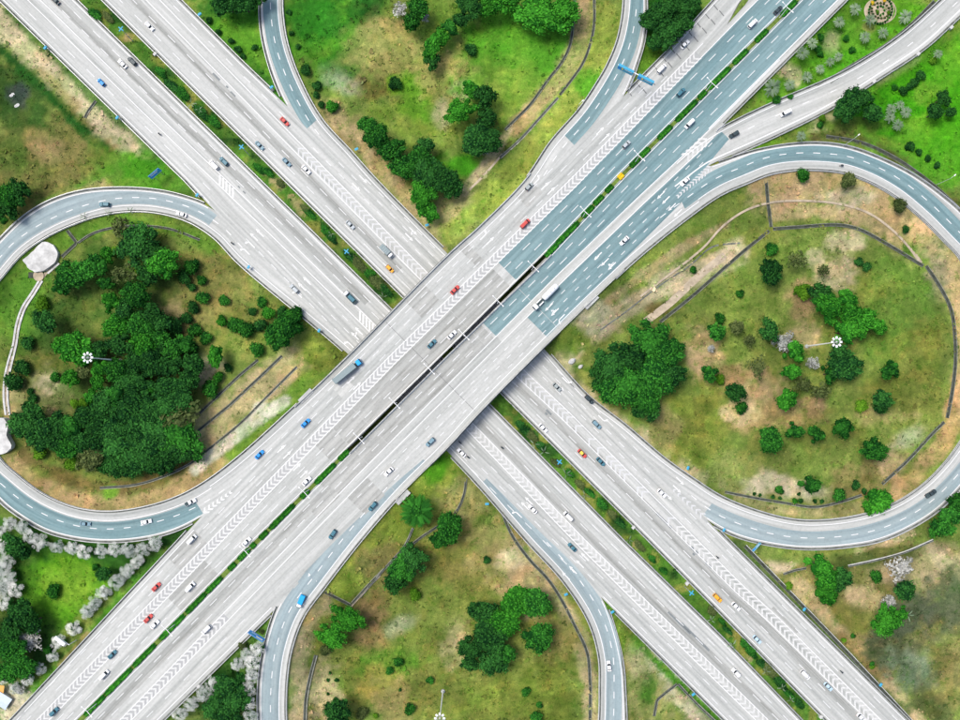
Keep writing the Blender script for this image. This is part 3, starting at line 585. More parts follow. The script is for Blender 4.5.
patchA(450, 900, lambda s: stA(A2C)(s) - 20, lambda s: stA(A2C)(s) - 10, 'worn', oA2, 'worn_lane', 0.013)
# ------------------------------------------------------------------ road markings: thin sheets of paint on the paving
def px_strip(mb, pts, w, zf, eps):
    """painted strip along px points; zf gives height per point index"""
    p = np.array(pts, float); n = len(p); d = np.gradient(p, axis=0); d /= np.maximum(1e-6, np.linalg.norm(d, axis=1))[:, None]
    nm = np.stack([-d[:, 1], d[:, 0]], 1) * w / 2; V = []
    for i in range(n):
        z = zf(i) + eps; V.append(P(*(p[i] + nm[i]), z)); V.append(P(*(p[i] - nm[i]), z))
    F = [(2*i, 2*i+1, 2*i+3, 2*i+2) for i in range(n - 1)]
    mb.add(V, F)
def dash_pts(p, period, dash, phase=0.0):
    s = arclen(p); out = []; t = phase
    while t + dash < s[-1]:
        q = np.linspace(t, t + dash, max(2, int(dash / 4) + 1)); out.append(np.stack([np.interp(q, s, p[:, 0]), np.interp(q, s, p[:, 1])], 1)); t += period
    return out
def A_line(f, s0, s1):
    s = np.arange(s0, s1 + .1, 6.0); o = f(s); return np.stack([s + o / 2, s - o / 2], 1)
def B_line(f, t0, t1):
    t = np.arange(t0, t1 + .1, 6.0); c = f(t); dd = 2 * t - 800; return np.stack([(c + dd) / 2, (c - dd) / 2], 1)
def paint(parent, name, strips, zfun, w, mat='paint', eps=0.035):
    mb = MB()
    for p in strips: px_strip(mb, p, w, (lambda i, p=p: zfun(p[i][0], p[i][1])), eps)
    o = mb.build(name, M[mat], parent); o['kind'] = 'stuff' if len(strips) > 1 else 'part'
    if len(strips) == 1: del o['kind']
    return o
const = lambda v: (lambda s: v + 0 * s)
def lerpf(*k): return lambda s: np.interp(s, [q[0] for q in k], [q[1] for q in k])
# lower road, all offsets x-y
a1l, a1r, a2l, a2r, a1c, a2c = stA(A1L), stA(A1R), stA(A2L), stA(A2R), stA(A1C), stA(A2C)
E0, E1 = -250, 1000
solidA1 = [A_line(lambda s: a1l(s) + 2.5, E0, 208), A_line(lambda s: a1l(s) + 2.5, 600, E1), A_line(lambda s: a1r(s) - 2.5, E0, E1), A_line(lambda s: a1c(s) - 6.2, E0, E1), A_line(lambda s: a1c(s) + 6.2, E0, E1)]
solidA2 = [A_line(lambda s: a2l(s) + 2.5, E0, E1), A_line(lambda s: a2r(s) - 2.5, E0, 193), A_line(lambda s: a2r(s) - 2.5, 615, E1), A_line(lambda s: a2c(s) - 6.8, E0, E1), A_line(lambda s: a2c(s) + 6.8, E0, E1)]
for p in solidA1: paint(oA1, 'edge_line', [p], zfA, 0.75)
for p in solidA2: paint(oA2, 'edge_line', [p], zfA, 0.75)
dA1 = []; dA2 = []
for k, f in enumerate((lambda s: a1c(s) + 7 + (a1r(s) - 3 - a1c(s) - 7) / 3, lambda s: a1c(s) + 7 + (a1r(s) - 3 - a1c(s) - 7) * 2 / 3)): dA1 += dash_pts(A_line(f, E0, E1), 27, 10.5, k * 9)
dA1 += dash_pts(A_line(lambda s: (a1l(s) + a1c(s)) / 2 - 2, E0, 215), 27, 10.5, 5)
for o in (6, 16, 27): dA1 += dash_pts(A_line(lerpf((200, o + 2), (330, o), (470, o)), 232 + o, 470), 18, 7.5, o)
for o in (2.5, 13.5, 24.5): dA1 += dash_pts(A_line(const(o), 470, 575 if o < 10 else 1000), 25, 9, o * .5)
for k, f in enumerate((lambda s: a2l(s) + 2.5 + (a2c(s) - 7 - a2l(s) - 2.5) / 3, lambda s: a2l(s) + 2.5 + (a2c(s) - 7 - a2l(s) - 2.5) * 2 / 3)): dA2 += dash_pts(A_line(f, E0, E1), 27, 10.5, k * 11)
dA2 += dash_pts(A_line(lambda s: (a2r(s) + a2c(s)) / 2 + 2, E0, 215), 25, 9, 5)
for o in (166, 177, 187): dA2 += dash_pts(A_line(lerpf((200, o - 1), (350, o), (480, o)), 215 + (o - 160) * 2, 590 - (o - 166) * 1.5), 18, 7.5, o % 7)
for o in (167, 177): dA2 += dash_pts(A_line(const(o), 600, 1000), 26, 9, o % 5)
paint(oA1, 'lane_dashes', dA1, zfA, 0.75, 'thinpaint'); paint(oA2, 'lane_dashes', dA2, zfA, 0.75, 'thinpaint')
b1l, b1r, b2l, b2r, b1c, b2c = cf(B1L), cf(B1R), cf(B2L), cf(B2R), cf(B1C), cf(B2C)
for p in (B_line(lambda t: b1l(t) + 5, -200, 235), B_line(lambda t: b1l(t) + 2.5, 668, 1150), B_line(lambda t: b1c(t) - 6.2, -200, 730), B_line(lambda t: b1c(t) + 6.2, -200, 1150), B_line(lambda t: b1r(t) - 1.6, -200, 1150)): paint(oB1, 'edge_line', [p], zfB, 0.75)
for p in (B_line(lambda t: b2l(t) + 1.6, -200, 1150), B_line(lambda t: b2c(t) - 5.6, -200, 760), B_line(lambda t: b2c(t) + 6, -200, 690), B_line(lambda t: b2r(t) - 5, -200, 232)): paint(oB2, 'edge_line', [p], zfB, 0.75)
paint(oB2, 'edge_line', [B_line(const(837.5), 690, 1150)], zfB, 0.95)
dB1 = []; dB2 = []
for k in (1, 2):
    dB1 += dash_pts(B_line(lambda t: b1c(t) + 6.2 + (b1r(t) - 1.6 - b1c(t) - 6.2) * k / 3, -200, 1150), 26.5, 10, k * 8)
    dB2 += dash_pts(B_line(lambda t: b2l(t) + 1.6 + (np.minimum(b2c(t) - 5.6, 837) - b2l(t) - 1.6) * k / 3, -200, 1150), 26.5, 10, k * 12)
for c0, t0, t1 in ((742, -200, 700), (731, -200, 690), (720, 275, 610)): dB1 += dash_pts(B_line(lambda t: np.interp(t, [0, 250, 420, 600], [c0 + 6, c0 + 1, c0 - 2, c0 + 1]), t0, t1), 22, 8.5, c0 % 9)
for c0, t0, t1 in ((855, 330, 690), (865.5, 360, 672), (876, 400, 650)): dB2 += dash_pts(B_line(const(c0), t0, t1), 16, 5.5, c0 % 9)
dB2 += dash_pts(B_line(const(864), -200, 230), 26, 9, 3)
paint(oB1, 'lane_dashes', dB1, zfB, 0.72, 'thinpaint'); paint(oB2, 'lane_dashes', dB2, zfB, 0.72, 'thinpaint')
def R_paint(r, o, lat, i0, i1, dash=None, w=0.75, name=None):
    i0, i1 = max(0, i0), min(r.n - 1, i1); f = lat if callable(lat) else (lambda i: lat)
    p = np.array([r.at(i, f(i)) for i in range(i0, i1 + 1)]); z = np.array([rz(r, i, f(i)) for i in range(i0, i1 + 1)])
    s = arclen(p); strips = []
    mb = MB(); k = 0
    segs = [np.linspace(0, s[-1], len(p))] if dash is None else []
    if dash:
        t = 0
        while t + dash[1] < s[-1]: segs.append(np.linspace(t, t + dash[1], 4)); t += dash[0]
    for q in segs:
        pp = np.stack([np.interp(q, s, p[:, 0]), np.interp(q, s, p[:, 1])], 1); zz = np.interp(q, s, z)
        px_strip(mb, pp, w, lambda i: zz[i], 0.035)
    ob = mb.build(name or ('edge_line' if dash is None else 'lane_dashes'), M['paint'], o)
    if dash: ob['kind'] = 'stuff'
D = (17, 7)
R_paint(RA2, oRA2, 3.2, 0, RA2.n - 1); R_paint(RA2, oRA2, lambda i: wid(RA2, i) - 1.2, 0, RA2.i0); R_paint(RA2, oRA2, 10.5, 0, RA2.near(330, 132), D)
R_paint(RA2, oRA2, lambda i: wid(RA2, i) - 1.6, RA2.i1, RA2.n - 1); R_paint(RA2, oRA2, lambda i: min(17, wid(RA2, i) * .62), RA2.i1 - 6, RA2.n - 1, D)
R_paint(RB2, oRB2, 7.6, 0, RB2.near(700, 208)); R_paint(RB2, oRB2, 5.5, RB2.near(700, 208), RB2.n - 1); R_paint(RB2, oRB2, lambda i: wid(RB2, i) - 1.2, 0, RB2.i0); R_paint(RB2, oRB2, 15.8, 0, RB2.near(660, 238), D)
R_paint(RB2, oRB2, lambda i: wid(RB2, i) - 1.6, RB2.i1, RB2.n - 1); R_paint(RB2, oRB2, 14, RB2.near(410, 485), RB2.n - 1, D)
R_paint(RA1, oRA1, 4.6, 0, RA1.n - 1); R_paint(RA1, oRA1, lambda i: wid(RA1, i) - 1.4, 0, RA1.i0); R_paint(RA1, oRA1, 13, 0, RA1.near(530, 543), D)
R_paint(RA1, oRA1, lambda i: wid(RA1, i) - 1.4, RA1.i1, RA1.n - 1); R_paint(RA1, oRA1, 12.5, RA1.near(235, 258), RA1.n - 1, D)
R_paint(RB1, oRB1, 7.5, 0, RB1.near(207, 482)); R_paint(RB1, oRB1, 5.2, RB1.near(207, 482), RB1.n - 1); R_paint(RB1, oRB1, lambda i: wid(RB1, i) - 1.4, 0, RB1.i0); R_paint(RB1, oRB1, 16, 0, RB1.near(225, 470), D)
R_paint(RB1, oRB1, lambda i: wid(RB1, i) - 1.4, RB1.i1, RB1.n - 1); R_paint(RB1, oRB1, 12, RB1.near(535, 168), RB1.n - 1, D)
R_paint(RNE, oNE, 2.0, 0, RNE.n - 14); R_paint(RNE, oNE, lambda i: wid(RNE, i) - 3.5, 0, RNE.n - 10, w=1.3); R_paint(RNE, oNE, 12, 0, RNE.n - 30, (30, 7))
# chevrons: apex (ax, ay) px, pointing dx,dy = +-1 (diagonal), arms level and upright
def chevron(parent, x, y, dx, dy, half, zf, mat='paint', th=2.3, name='chevron'):
    # arms run back from the apex along -x*dx and -y*dy
    L = half * 1.41421; q = th
    pts = [(x, y), (x - dx * L, y), (x - dx * (L + q), y - dy * q), (x - dx * q, y - dy * q), (x - dx * q, y - dy * (L + q)), (x, y - dy * L)]
    V = [P(px, py, zf(px, py) + 0.03) for px, py in pts]
    me = bpy.data.meshes.new(name); me.from_pydata(V, [], [(0, 1, 2, 3), (0, 3, 4, 5)]); me.update()
    for pz in me.polygons:
        if pz.normal.z < 0: me.flip_normals(); break
    return mesh_obj(name, me, M[mat], parent)
patchB(-60, 722, lambda t: b1c(t) - 5.6, lambda t: b1c(t) + 5.6, 'greypaint', oB1, 'chevron_field', 0.022)
t = -40
while t < 722:
    c = float(b1c(t)); d = 2 * t - 800; x, y = (c + d) / 2, (c - d) / 2
    chevron(oB1, x - 2.2, y + 2.2, -1, 1, 5.2, zfB, 'chevpaint', th=1.6); t += 3.72
for (s0, s1, dx, dy, mat, thh) in ((436, 800, 1, 1, 'chevpaint', 1.7),):
    s = s0
    while s < s1:
        o = float(a1c(s)); chevron(oA1, s + o / 2 + 2.2, s - o / 2 + 2.2, dx, dy, 5.0, zfA, mat, thh); s += 4.35
s = 445
while s < 830:
    if not (486 < s < 530 or 545 < s < 600) or random.random() < .35:
        o = float(a2c(s)); chevron(oA2, s + o / 2 - 2.2, s - o / 2 - 2.2, -1, -1, 5.4, zfA, 'chevpaint' if s > 600 else 'faded', 1.7)
    s += 4.4
s = 225
while s < 352:
    o = float(a2c(s)); chevron(oA2, s + o / 2 - 2.2, s - o / 2 - 2.2, -1, -1, 5.4, zfA, 'faded', 1.5); s += 4.4
for s0, s1 in ((200, 216), (338, 354)):      # plain bars across the strip
    for s in np.arange(s0, s1, 3.2):
        o = float(a1c(s)); x, y = s + o / 2, s - o / 2
        V = [P(x + a, y + b, 0.03) for a, b in ((-.8, -5), (.8, -5), (.8, 5), (-.8, 5))]; me = bpy.data.meshes.new('bar'); me.from_pydata(V[::-1], [], [(0, 1, 2, 3)]); me.update(); mesh_obj('marking_bar', me, M['paint'], oA1)
patchB(-60, 205, lambda t: b2c(t) - 5, lambda t: b2c(t) + 5.4, 'greypaint', oB2, 'chevron_field', 0.022)
t = -40
while t < 205:
    c = float(b2c(t)); d = 2 * t - 800; x, y = (c + d) / 2, (c - d) / 2
    chevron(oB2, x + 2.0, y - 2.0, 1, -1, 4.8, zfB, 'chevpaint', 1.8); t += 4.1
for x, y, h in ((707, 138, 5.5), (703, 142, 5.3), (698.5, 146, 5.1), (694, 149.5, 5), (689.5, 153, 4.8)): chevron(oB2, x, y, 1, -1, h, zfB, 'chevpaint', 2.0)
for k in range(12): chevron(oRB2, 712 - k * 3.0, 166 + k * 2.6, 1, -1, 3.6 - k * .2, lambda a, b: zfB(a, b) + .005, 'faded', 1.4)
for k in range(7): chevron(oRB1, 204 + k * 4.2, 513 - k * 3.2, -1, 1, 3.2 - k * .3, zfB, 'paint', 1.4)
for k in range(7): chevron(oRA2, 700 - k * 4.5, 513 - k * 4.0, -1, -1, 3.4 - k * .3, zfA, 'faded', 1.5)
# arrows
def arrow(parent, x, y, ang, zf, kind='s', L=10.5, sc=1.0):
    """ang: heading in px space, degrees, 0 = right, 90 = down"""
    ca, sa = math.cos(R_(ang)), math.sin(R_(ang))
    def T(a, b): return (x + (a * ca - b * sa) * sc, y + (a * sa + b * ca) * sc)
    polys = []
    w = .5
    if kind in 's+': polys += [[(-L/2, -w), (L/2 - 3, -w), (L/2 - 3, w), (-L/2, w)], [(L/2 - 3.4, -1.6), (L/2 + .4, 0), (L/2 - 3.4, 1.6)]]
    if kind == '+': polys += [[(-1, .5), (0, .5), (1.4, 2.4), (.4, 2.8)], [(-.6, 2.4), (2.2, 1.8), (1.6, 4.2)]]
    if kind == 'l': polys += [[(-L/2, -w), (L/2 - 3, -w), (L/2 - 3, w), (-L/2, w)], [(L/2 - 3, -w), (L/2 - 1.4, -2.2), (L/2 - .4, -1.6), (L/2 - 2.4, w)], [(L/2 - 2.6, -2.6), (L/2 + .4, -1.6), (L/2 - .4, -4)]]
    if kind == 'r': polys += [[(-L/2, -w), (L/2 - 3, -w), (L/2 - 3, w), (-L/2, w)], [(L/2 - 3, w), (L/2 - 1.4, 2.2), (L/2 - .4, 1.6), (L/2 - 2.4, -w)], [(L/2 - 2.6, 2.6), (L/2 + .4, 1.6), (L/2 - .4, 4)]]
    mb = MB()
    for p in polys:
        V = []
        for a, b in p: q = T(a, b); V.append(P(*q, zf(*q) + 0.037))
        mb.add(V, [tuple(range(len(V)))])
    me = mb.mesh('arrow')
    for pz in me.polygons:
        if pz.normal.z < 0: pz.flip()
    me.update(); mesh_obj('lane_arrow', me, M['paint'], parent)
for x, y, k in ((600, 131, 's'), (606, 137, 's'), (545, 186, 's'), (551, 191, 's'), (537, 181, 'l'), (484, 236, 'l'), (490, 241, 's'), (351, 380, 's'), (357, 386, 's'), (281, 449, 's'), (287, 455, 's'), (297, 467, 's'), (304, 474, 's')): arrow(oB1, x, y, -45, zfB, k)
for x, y, k in ((661, 195, 's'), (666, 200, 's'), (672, 207, 's'), (678, 213, 's'), (598, 256, 's'), (605, 262, 's'), (612, 266, '+'), (549, 307, 's'), (555, 312, '+'), (561, 318, 'l')): arrow(oRB2, x, y, 135, zfB, k)
for x, y in ((311, 572), (319, 577)):
    i = RB2.near(x, y + 8); arrow(oRB2, x, y, 121, lambda a, b, i=i: float(RB2.za[i]), 's')
for x, y, k in ((525, 506, 's'), (529, 501, 's'), (518, 514, 'l'), (573, 570, 's'), (566, 576, 's'), (585, 557, 's'), (580, 564, 's'), (359, 331, 's'), (355, 336, '+'), (350, 344, 'l'), (307, 281, 's'), (302, 287, 's'), (298, 294, 'l'), (251, 244, 'l'), (246, 251, 'l'), (260, 233, 's'), (254, 237, 's')): arrow(oA1, x, y, 225, zfA, k)
for x, y, k in ((363, 179, 's'), (356, 187, 's'), (413, 231, '+'), (409, 237, 's'), (566, 381, 'l'), (602, 419, 'l'), (560, 387, 's'), (680, 481, 's'), (677, 489, 's'), (668, 496, 's')): arrow(oA2, x, y, 45, zfA, k)
# dark cross bars on the exit lanes at the top
for k, t in enumerate(np.arange(668, 760, 8.6)):
    for c0 in (719 + 3, 719 + 15):
        if t < 676 and c0 > 725: continue
        d = 2 * t - 800; x, y = (c0 + d) / 2, (c0 - d) / 2
        V = [(x - 2.0 + a, y - 2.0 + b) for a, b in ((0, 0), (.8, -.8), (5.3, 4.7), (4.5, 5.5))]; V = [P(*v, zfB(*v) + .03) for v in V]
        me = bpy.data.meshes.new('bar'); me.from_pydata(V[::-1], [], [(0, 1, 2, 3)]); me.update()
        if me.polygons[0].normal.z < 0: me.flip_normals()
        mesh_obj('cross_bar', me, M['joint'], oB1)
# expansion joints of the overpass
for t in (352, 372, 432, 470, 515):
    for o, c0, c1 in ((oB1, 708, 794), (oB2, 806, 886)):
        d = 2 * t - 800; q = [((c0 + d) / 2, (c0 - d) / 2), ((c1 + d) / 2, (c1 - d) / 2)]
        mb = MB(); px_strip(mb, np.array([np.array(q[0]) * (1 - f) + np.array(q[1]) * f for f in np.linspace(0, 1, 6)]), .45, lambda i: zfB(*q[0]), .024); mb.build('expansion_joint', M['concrete'] if t != 432 else M['joint'], o)

# ------------------------------------------------------------------ kerb gutters, guard rails, parapets
def world_line(px_pts, z, shift=0.0):
    p = np.array(px_pts, float); d = np.gradient(p, axis=0); d /= np.maximum(1e-6, np.linalg.norm(d, axis=1))[:, None]
    q = p + np.stack([-d[:, 1], d[:, 0]], 1) * shift; return [P(q[i][0], q[i][1], z[i]) for i in range(len(q))]
def wall_strip(mb, pts, w, h0, h1):
    """solid wall along world points, w wide, from h0 to h1 above the points"""
    p = np.array(pts); d = np.gradient(p[:, :2], axis=0); d /= np.maximum(1e-6, np.linalg.norm(d, axis=1))[:, None]; nm = np.stack([-d[:, 1], d[:, 0]], 1) * w / 2
    rings = []
    for i in range(len(p)):
        a = p[i, :2] + nm[i]; b = p[i, :2] - nm[i]; z = p[i, 2]
        rings.append([(a[0], a[1], z + h0), (b[0], b[1], z + h0), (b[0], b[1], z + h1), (a[0], a[1], z + h1)])
    mb.loft(rings)
def guard_rail(px_pts, z, shift, label):
    pts = world_line(px_pts, z, shift)
    e = empty('guard_rail', pts[len(pts) // 2]); off = Vector(e.location)
    loc = [tuple(Vector(p) - off) for p in pts]
    m = MB(); wall_strip(m, loc, 0.16, 0.42, 0.78); m.build('rail', M['steel'], e)
    m = MB()
    s = np.concatenate([[0], np.cumsum([np.linalg.norm(np.subtract(loc[i+1], loc[i])) for i in range(len(loc)-1)])])
    L = np.array(loc)
    for t in np.arange(0, s[-1], 4.0):
        x, y, zz = (np.interp(t, s, L[:, k]) for k in range(3)); m.box(x - .07, x + .07, y - .07, y + .07, zz - 1.0, zz + .7)
    m.build('rail_posts', M['grey_steel'], e)['kind'] = 'stuff'
    tag(e, label, 'guard rail', 'guard rails along the road edges'); return e
def gutter(px_pts, z, shift, parent, w=0.75, mat='concdark', name='gutter'):
    m = MB(); wall_strip(m, world_line(px_pts, z, shift), w, -.5, -.06); return m.build(name, M[mat], parent)
def edge(r, side, i0, i1): i0, i1 = max(0, i0), min(r.n, i1); return (r.a if side == 'a' else r.b)[i0:i1], (r.za if side == 'a' else r.zb)[i0:i1]
def sgn(r, side):     # sign of shift that moves away from the road
    i = r.n // 3; d = r.a[i+1] - r.a[i]; nm = np.array([-d[1], d[0]]); s = 1 if np.dot(nm, r.a[i] - r.b[i]) > 0 else -1
    return s if side == 'a' else -s
def edge_set(r, side, i0, i1, parent, label, k=1.0):
    p, z = edge(r, side, i0, i1); s = sgn(r, side)
    gutter(p, z, s * 1.0, parent); gutter(p, z, s * 2.1, parent, .3, 'conc', 'kerb'); guard_rail(p, z, s * 1.9, label)
bA = RB1.near(300, 403); bB = RB1.near(528, 178)
edge_set(RA2, 'a', 0, RA2.near(445, 251), oRA2, 'guard rail inside the upper loop along its left ramp')
edge_set(RA2, 'a', RA2.near(551, 356), RA2.n, oRA2, 'guard rail along the lower inner edge of the right loop')
edge_set(RA2, 'b', 0, RA2.i0 - 1, oRA2, 'guard rail on the outer side of the upper loop left ramp')
edge_set(RA2, 'b', RA2.i1 + 2, RA2.n, oRA2, 'guard rail on the lower outer edge of the right loop')
edge_set(RB2, 'a', 0, RB2.near(612, 280), oRB2, 'guard rail along the upper inner edge of the right loop')
edge_set(RB2, 'a', RB2.near(398, 496), RB2.n, oRB2, 'guard rail inside the lower loop along its left ramp')
edge_set(RB2, 'b', 0, RB2.i0 - 1, oRB2, 'guard rail on the upper outer edge of the right loop')
edge_set(RB2, 'b', RB2.i1 + 1, RB2.n, oRB2, 'guard rail on the outer side of the lower loop left ramp')
edge_set(RA1, 'a', 0, RA1.near(449, 453), oRA1, 'guard rail inside the lower loop along its right ramp')
edge_set(RA1, 'a', RA1.near(344, 350), RA1.n, oRA1, 'guard rail along the upper inner edge of the left loop')
edge_set(RA1, 'b', 0, RA1.i0 - 1, oRA1, 'guard rail on the outer side of the lower loop right ramp')
edge_set(RA1, 'b', RA1.i1 + 1, RA1.n, oRA1, 'guard rail on the upper outer edge of the left loop')
edge_set(RB1, 'a', 0, bA, oRB1, 'guard rail along the lower inner edge of the left loop')
edge_set(RB1, 'a', bB, RB1.n, oRB1, 'guard rail inside the upper loop along its right ramp')
edge_set(RB1, 'b', 0, RB1.i0 - 1, oRB1, 'guard rail on the lower outer edge of the left loop')
edge_set(RB1, 'b', RB1.i1 + 1, RB1.n, oRB1, 'guard rail on the outer side of the upper loop right ramp')
def ia(y): return int(np.searchsorted(A_y, y))
def ib(t): return int(np.searchsorted(B_x, t))
edge_set(MA1, 'a', 0, ia(200), oA1, 'guard rail beside the sandy verge in the upper left')
edge_set(MA1, 'a', ia(606), MA1.n, oA1, 'guard rail beside the pale wedge right of the lower loop')
edge_set(MA2, 'b', 0, ia(98), oA2, 'guard rail beside the lawn left of the upper loop')
edge_set(MA2, 'b', ia(527), MA2.n, oA2, 'guard rail beside the scrub in the lower right')
edge_set(MA1, 'b', 0, MA1.n, oA1, 'guard rail on the lower left side of the green median')
edge_set(MA2, 'a', 0, MA2.n, oA2, 'guard rail on the upper right side of the green median')
edge_set(MB1, 'a', 0, ib(236), oB1, 'guard rail beside the silver trees at the lower left')
edge_set(MB1, 'a', ib(668), MB1.n, oB1, 'guard rail along the exit lanes at the top')
edge_set(MB2, 'b', 0, ib(232), oB2, 'guard rail beside the trees left of the lower loop')
edge_set(MB2, 'b', ib(692), MB2.n, oB2, 'guard rail beside the palm garden at the upper right')
edge_set(RNE, 'a', 0, RNE.near(715, 133), oNE, 'guard rail on the palm garden side of the slip road')
edge_set(RNE, 'b', 0, RNE.near(716, 132), oNE, 'guard rail on the lower side of the slip road')
# ------------------------------------------------------------------ bridge
br = empty('bridge', P(447, 353, 0)); off = Vector(br.location)
tag(br, 'pale concrete overpass bridge with parapets crossing over the lower road', 'bridge')
def loc_pts(p, z, sh): return [tuple(Vector(q) - off) for q in world_line(p, z, sh)]
def parapet(r, side, i0, i1, sh):
    p, z = edge(r, side, i0, i1); m = MB(); wall_strip(m, loc_pts(p, z, sh), 0.4, -1.4, 0.95); m.build('parapet', M['conc'], br)
    m = MB(); wall_strip(m, loc_pts(p, z, sh + (1.1 if sh > 0 else -1.1)), 0.35, -1.2, -.5); m.build('drip_ledge', M['concdark'], br)
parapet(RB1, 'a', bA - 2, bB + 2, sgn(RB1, 'a') * .6)
parapet(RB2, 'a', RB2.near(625, 268) , RB2.near(392, 502), sgn(RB2, 'a') * .6)
parapet(MB1, 'b', ib(345), ib(549), sgn(MB1, 'b') * -.3); parapet(MB2, 'a', ib(345), ib(549), sgn(MB2, 'a') * -.3)
def deck(p0, z0, p1, z1):
    m = MB(); n = len(p0); rings = []
    for i in range(n):
        A = Vector(P(*p0[i], z0[i])) - off; B = Vector(P(*p1[i], z1[i])) - off
        rings.append([(A.x, A.y, A.z - 1.2), (B.x, B.y, B.z - 1.2), (B.x, B.y, B.z - 2.0), (A.x, A.y, A.z - 2.0)])
    m.loft(rings); m.build('deck_girder', M['pier'], br)
tt = np.arange(345, 550, 8.0)
def Bline2(c): d = 2 * tt - 800; p = np.stack([(c + d) / 2, (c - d) / 2], 1); return p, zB(uB(p[:, 0], p[:, 1]))
for c0, c1 in ((712, 753), (753.5, 797), (803, 845), (845.5, 886)):
    a, za = Bline2(c0); b, zb_ = Bline2(c1); deck(a, za, b, zb_)
for t in (397, 446, 497):
    for c0, c1 in ((716, 790), (810, 882)):
        d = 2 * t - 800
        for k in range(5):
            c = c0 + (c1 - c0) * k / 4; x, y, _ = Vector(P((c + d) / 2, (c - d) / 2, 0)) - off
            m = MB(); m.tube((x, y, -.6), (x, y, 4.6), .6, n=12); m.build('pier', M['pier'], br, smooth=False)
        A = Vector(P((c0 - 4 + d) / 2, (c0 - 4 - d) / 2, 0)) - off; B = Vector(P((c1 + 4 + d) / 2, (c1 + 4 - d) / 2, 0)) - off
        m = MB(); wall_strip(m, [tuple(A), tuple(B)], 1.3, 4.4, 5.4); m.build('pier_cap', M['pier'], br)
for x, y, a in ((306, 396, 0), (403, 497, 0), (591, 302, 0)):    # small concrete wing blocks at the abutments
    q = onground(x, y); zt = zfB(x, y)
    m = MB(); m.box(-3.6, 3.6, -1.1, 1.1, -3, 0.3); m.build('wing_block', M['conc'], br, Vector((q[0], q[1], zt)) - off, R_(45), False)

# ------------------------------------------------------------------ drains, paths, pads on the ground
def ground_strip(pts, w, h0, h1, mat, name, label=None, cat=None, parent=None, group=None, sm=True, lift=0.0):
    p = resample(smooth_poly(pts), 3.0) if sm and len(pts) > 2 else resample(np.array(pts, float), 3.0)
    W = []
    for q in p: x, y, z = onground(*q); W.append((x, y, z + lift))
    m = MB(); wall_strip(m, W, w, h0, h1)
    o = m.build(name, M[mat], parent)
    if label: tag(o, label, cat, group)
    return o, W
def drain(pts, w, label, wall=0.25, sm=True, mat='drainwall'):
    w *= .72; wall *= .62
    p = resample(smooth_poly(pts), 3.0) if sm and len(pts) > 2 else resample(np.array(pts, float), 3.0)
    W = [];
    for q in p: W.append(onground(*q))
    z = np.array([q[2] for q in W]); z = np.convolve(np.pad(z, 2, 'edge'), np.ones(5) / 5, 'valid'); W = [(a[0], a[1], b + .12) for a, b in zip(W, z)]
    e = empty('drain_channel', W[len(W) // 2]); o3 = Vector(e.location); L = [tuple(Vector(q) - o3) for q in W]
    A = np.array(L); d = np.gradient(A[:, :2], axis=0); d /= np.maximum(1e-6, np.linalg.norm(d, axis=1))[:, None]; nm = np.stack([-d[:, 1], d[:, 0], 0 * d[:, 0]], 1)
    m = MB(); wall_strip(m, L, w, -.5, .05); m.build('channel_bed', M['mud'], e)
    for s in (-1, 1):
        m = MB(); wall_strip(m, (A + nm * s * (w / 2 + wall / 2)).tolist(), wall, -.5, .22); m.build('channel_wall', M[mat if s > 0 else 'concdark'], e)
    tag(e, label, 'drain', 'drain channels'); return e
drain([(766, 181), (768, 205), (771, 227)], 1.5, 'straight dark drain running down the bank at the top of the right loop', sm=False)
drain([(773, 229), (800, 227), (838, 225), (858, 229), (885, 243), (905, 255), (923, 266)], 1.5, 'curved dark drain round the upper part of the right loop', .3)
drain([(769, 231), (745, 250), (722, 270), (690, 298), (660, 322)], 1.4, 'dark drain beside the pale strip in the upper left of the right loop', .3)
drain([(926, 266), (940, 287), (951, 310), (955, 340), (955, 365), (952, 392), (947, 418)], 1.6, 'dark drain along the right side of the right loop')
drain([(944, 422), (930, 436), (908, 460), (882, 484)], 1.2, 'drain climbing along the lower right of the right loop', .35)
drain([(862, 495), (840, 502), (815, 507), (785, 503), (755, 498), (725, 492)], 1.0, 'thin drain along the bottom of the right loop', .35)
drain([(575, -8), (573, 25), (570, 45), (562, 62), (548, 80), (530, 105), (515, 120), (505, 130)], 1.0, 'dark drain left of the brown earth strip in the upper loop', .35)
drain([(594, -8), (594, 25), (590, 45), (582, 65), (570, 82), (560, 95)], 1.0, 'dark drain right of the brown earth strip in the upper loop', .35)
drain([(558, 98), (540, 118), (520, 140), (500, 158)], .5, 'pale drain falling along the lower end of the brown earth strip', .7)
drain([(67, 230), (77, 243), (62, 257)], 1.3, 'dark angled drain at the top of the left loop', .3, sm=False)
drain([(78, 243), (92, 234), (112, 228), (140, 226), (170, 229), (200, 240)], .9, 'thin dark drain round the upper part of the left loop', .3)
drain([(258, 360), (240, 375), (222, 392), (200, 413)], 1.0, 'short dark drain nearest the round bushes in the left loop', .35, sm=False)
drain([(282, 356), (260, 377), (230, 405), (198, 431)], .9, 'middle drain on the tan bank of the left loop', .45, sm=False)
drain([(297, 367), (268, 396), (240, 424), (208, 450), (193, 462), (165, 476), (135, 485), (100, 488)], .7, 'long pale drain curving under the grove in the left loop', .5)
drain([(323, 591), (351, 605)], 1.3, 'short dark drain below the ramp in the lower loop', .3, sm=False)
drain([(352, 603), (375, 578), (398, 556), (420, 538), (455, 513), (464, 494), (466, 478)], .9, 'dark drain winding between the trees of the lower loop', .35)
drain([(316, 655), (310, 678), (306, 700), (305, 722)], 1.0, 'pale double walled drain at the left of the lower loop', .6)
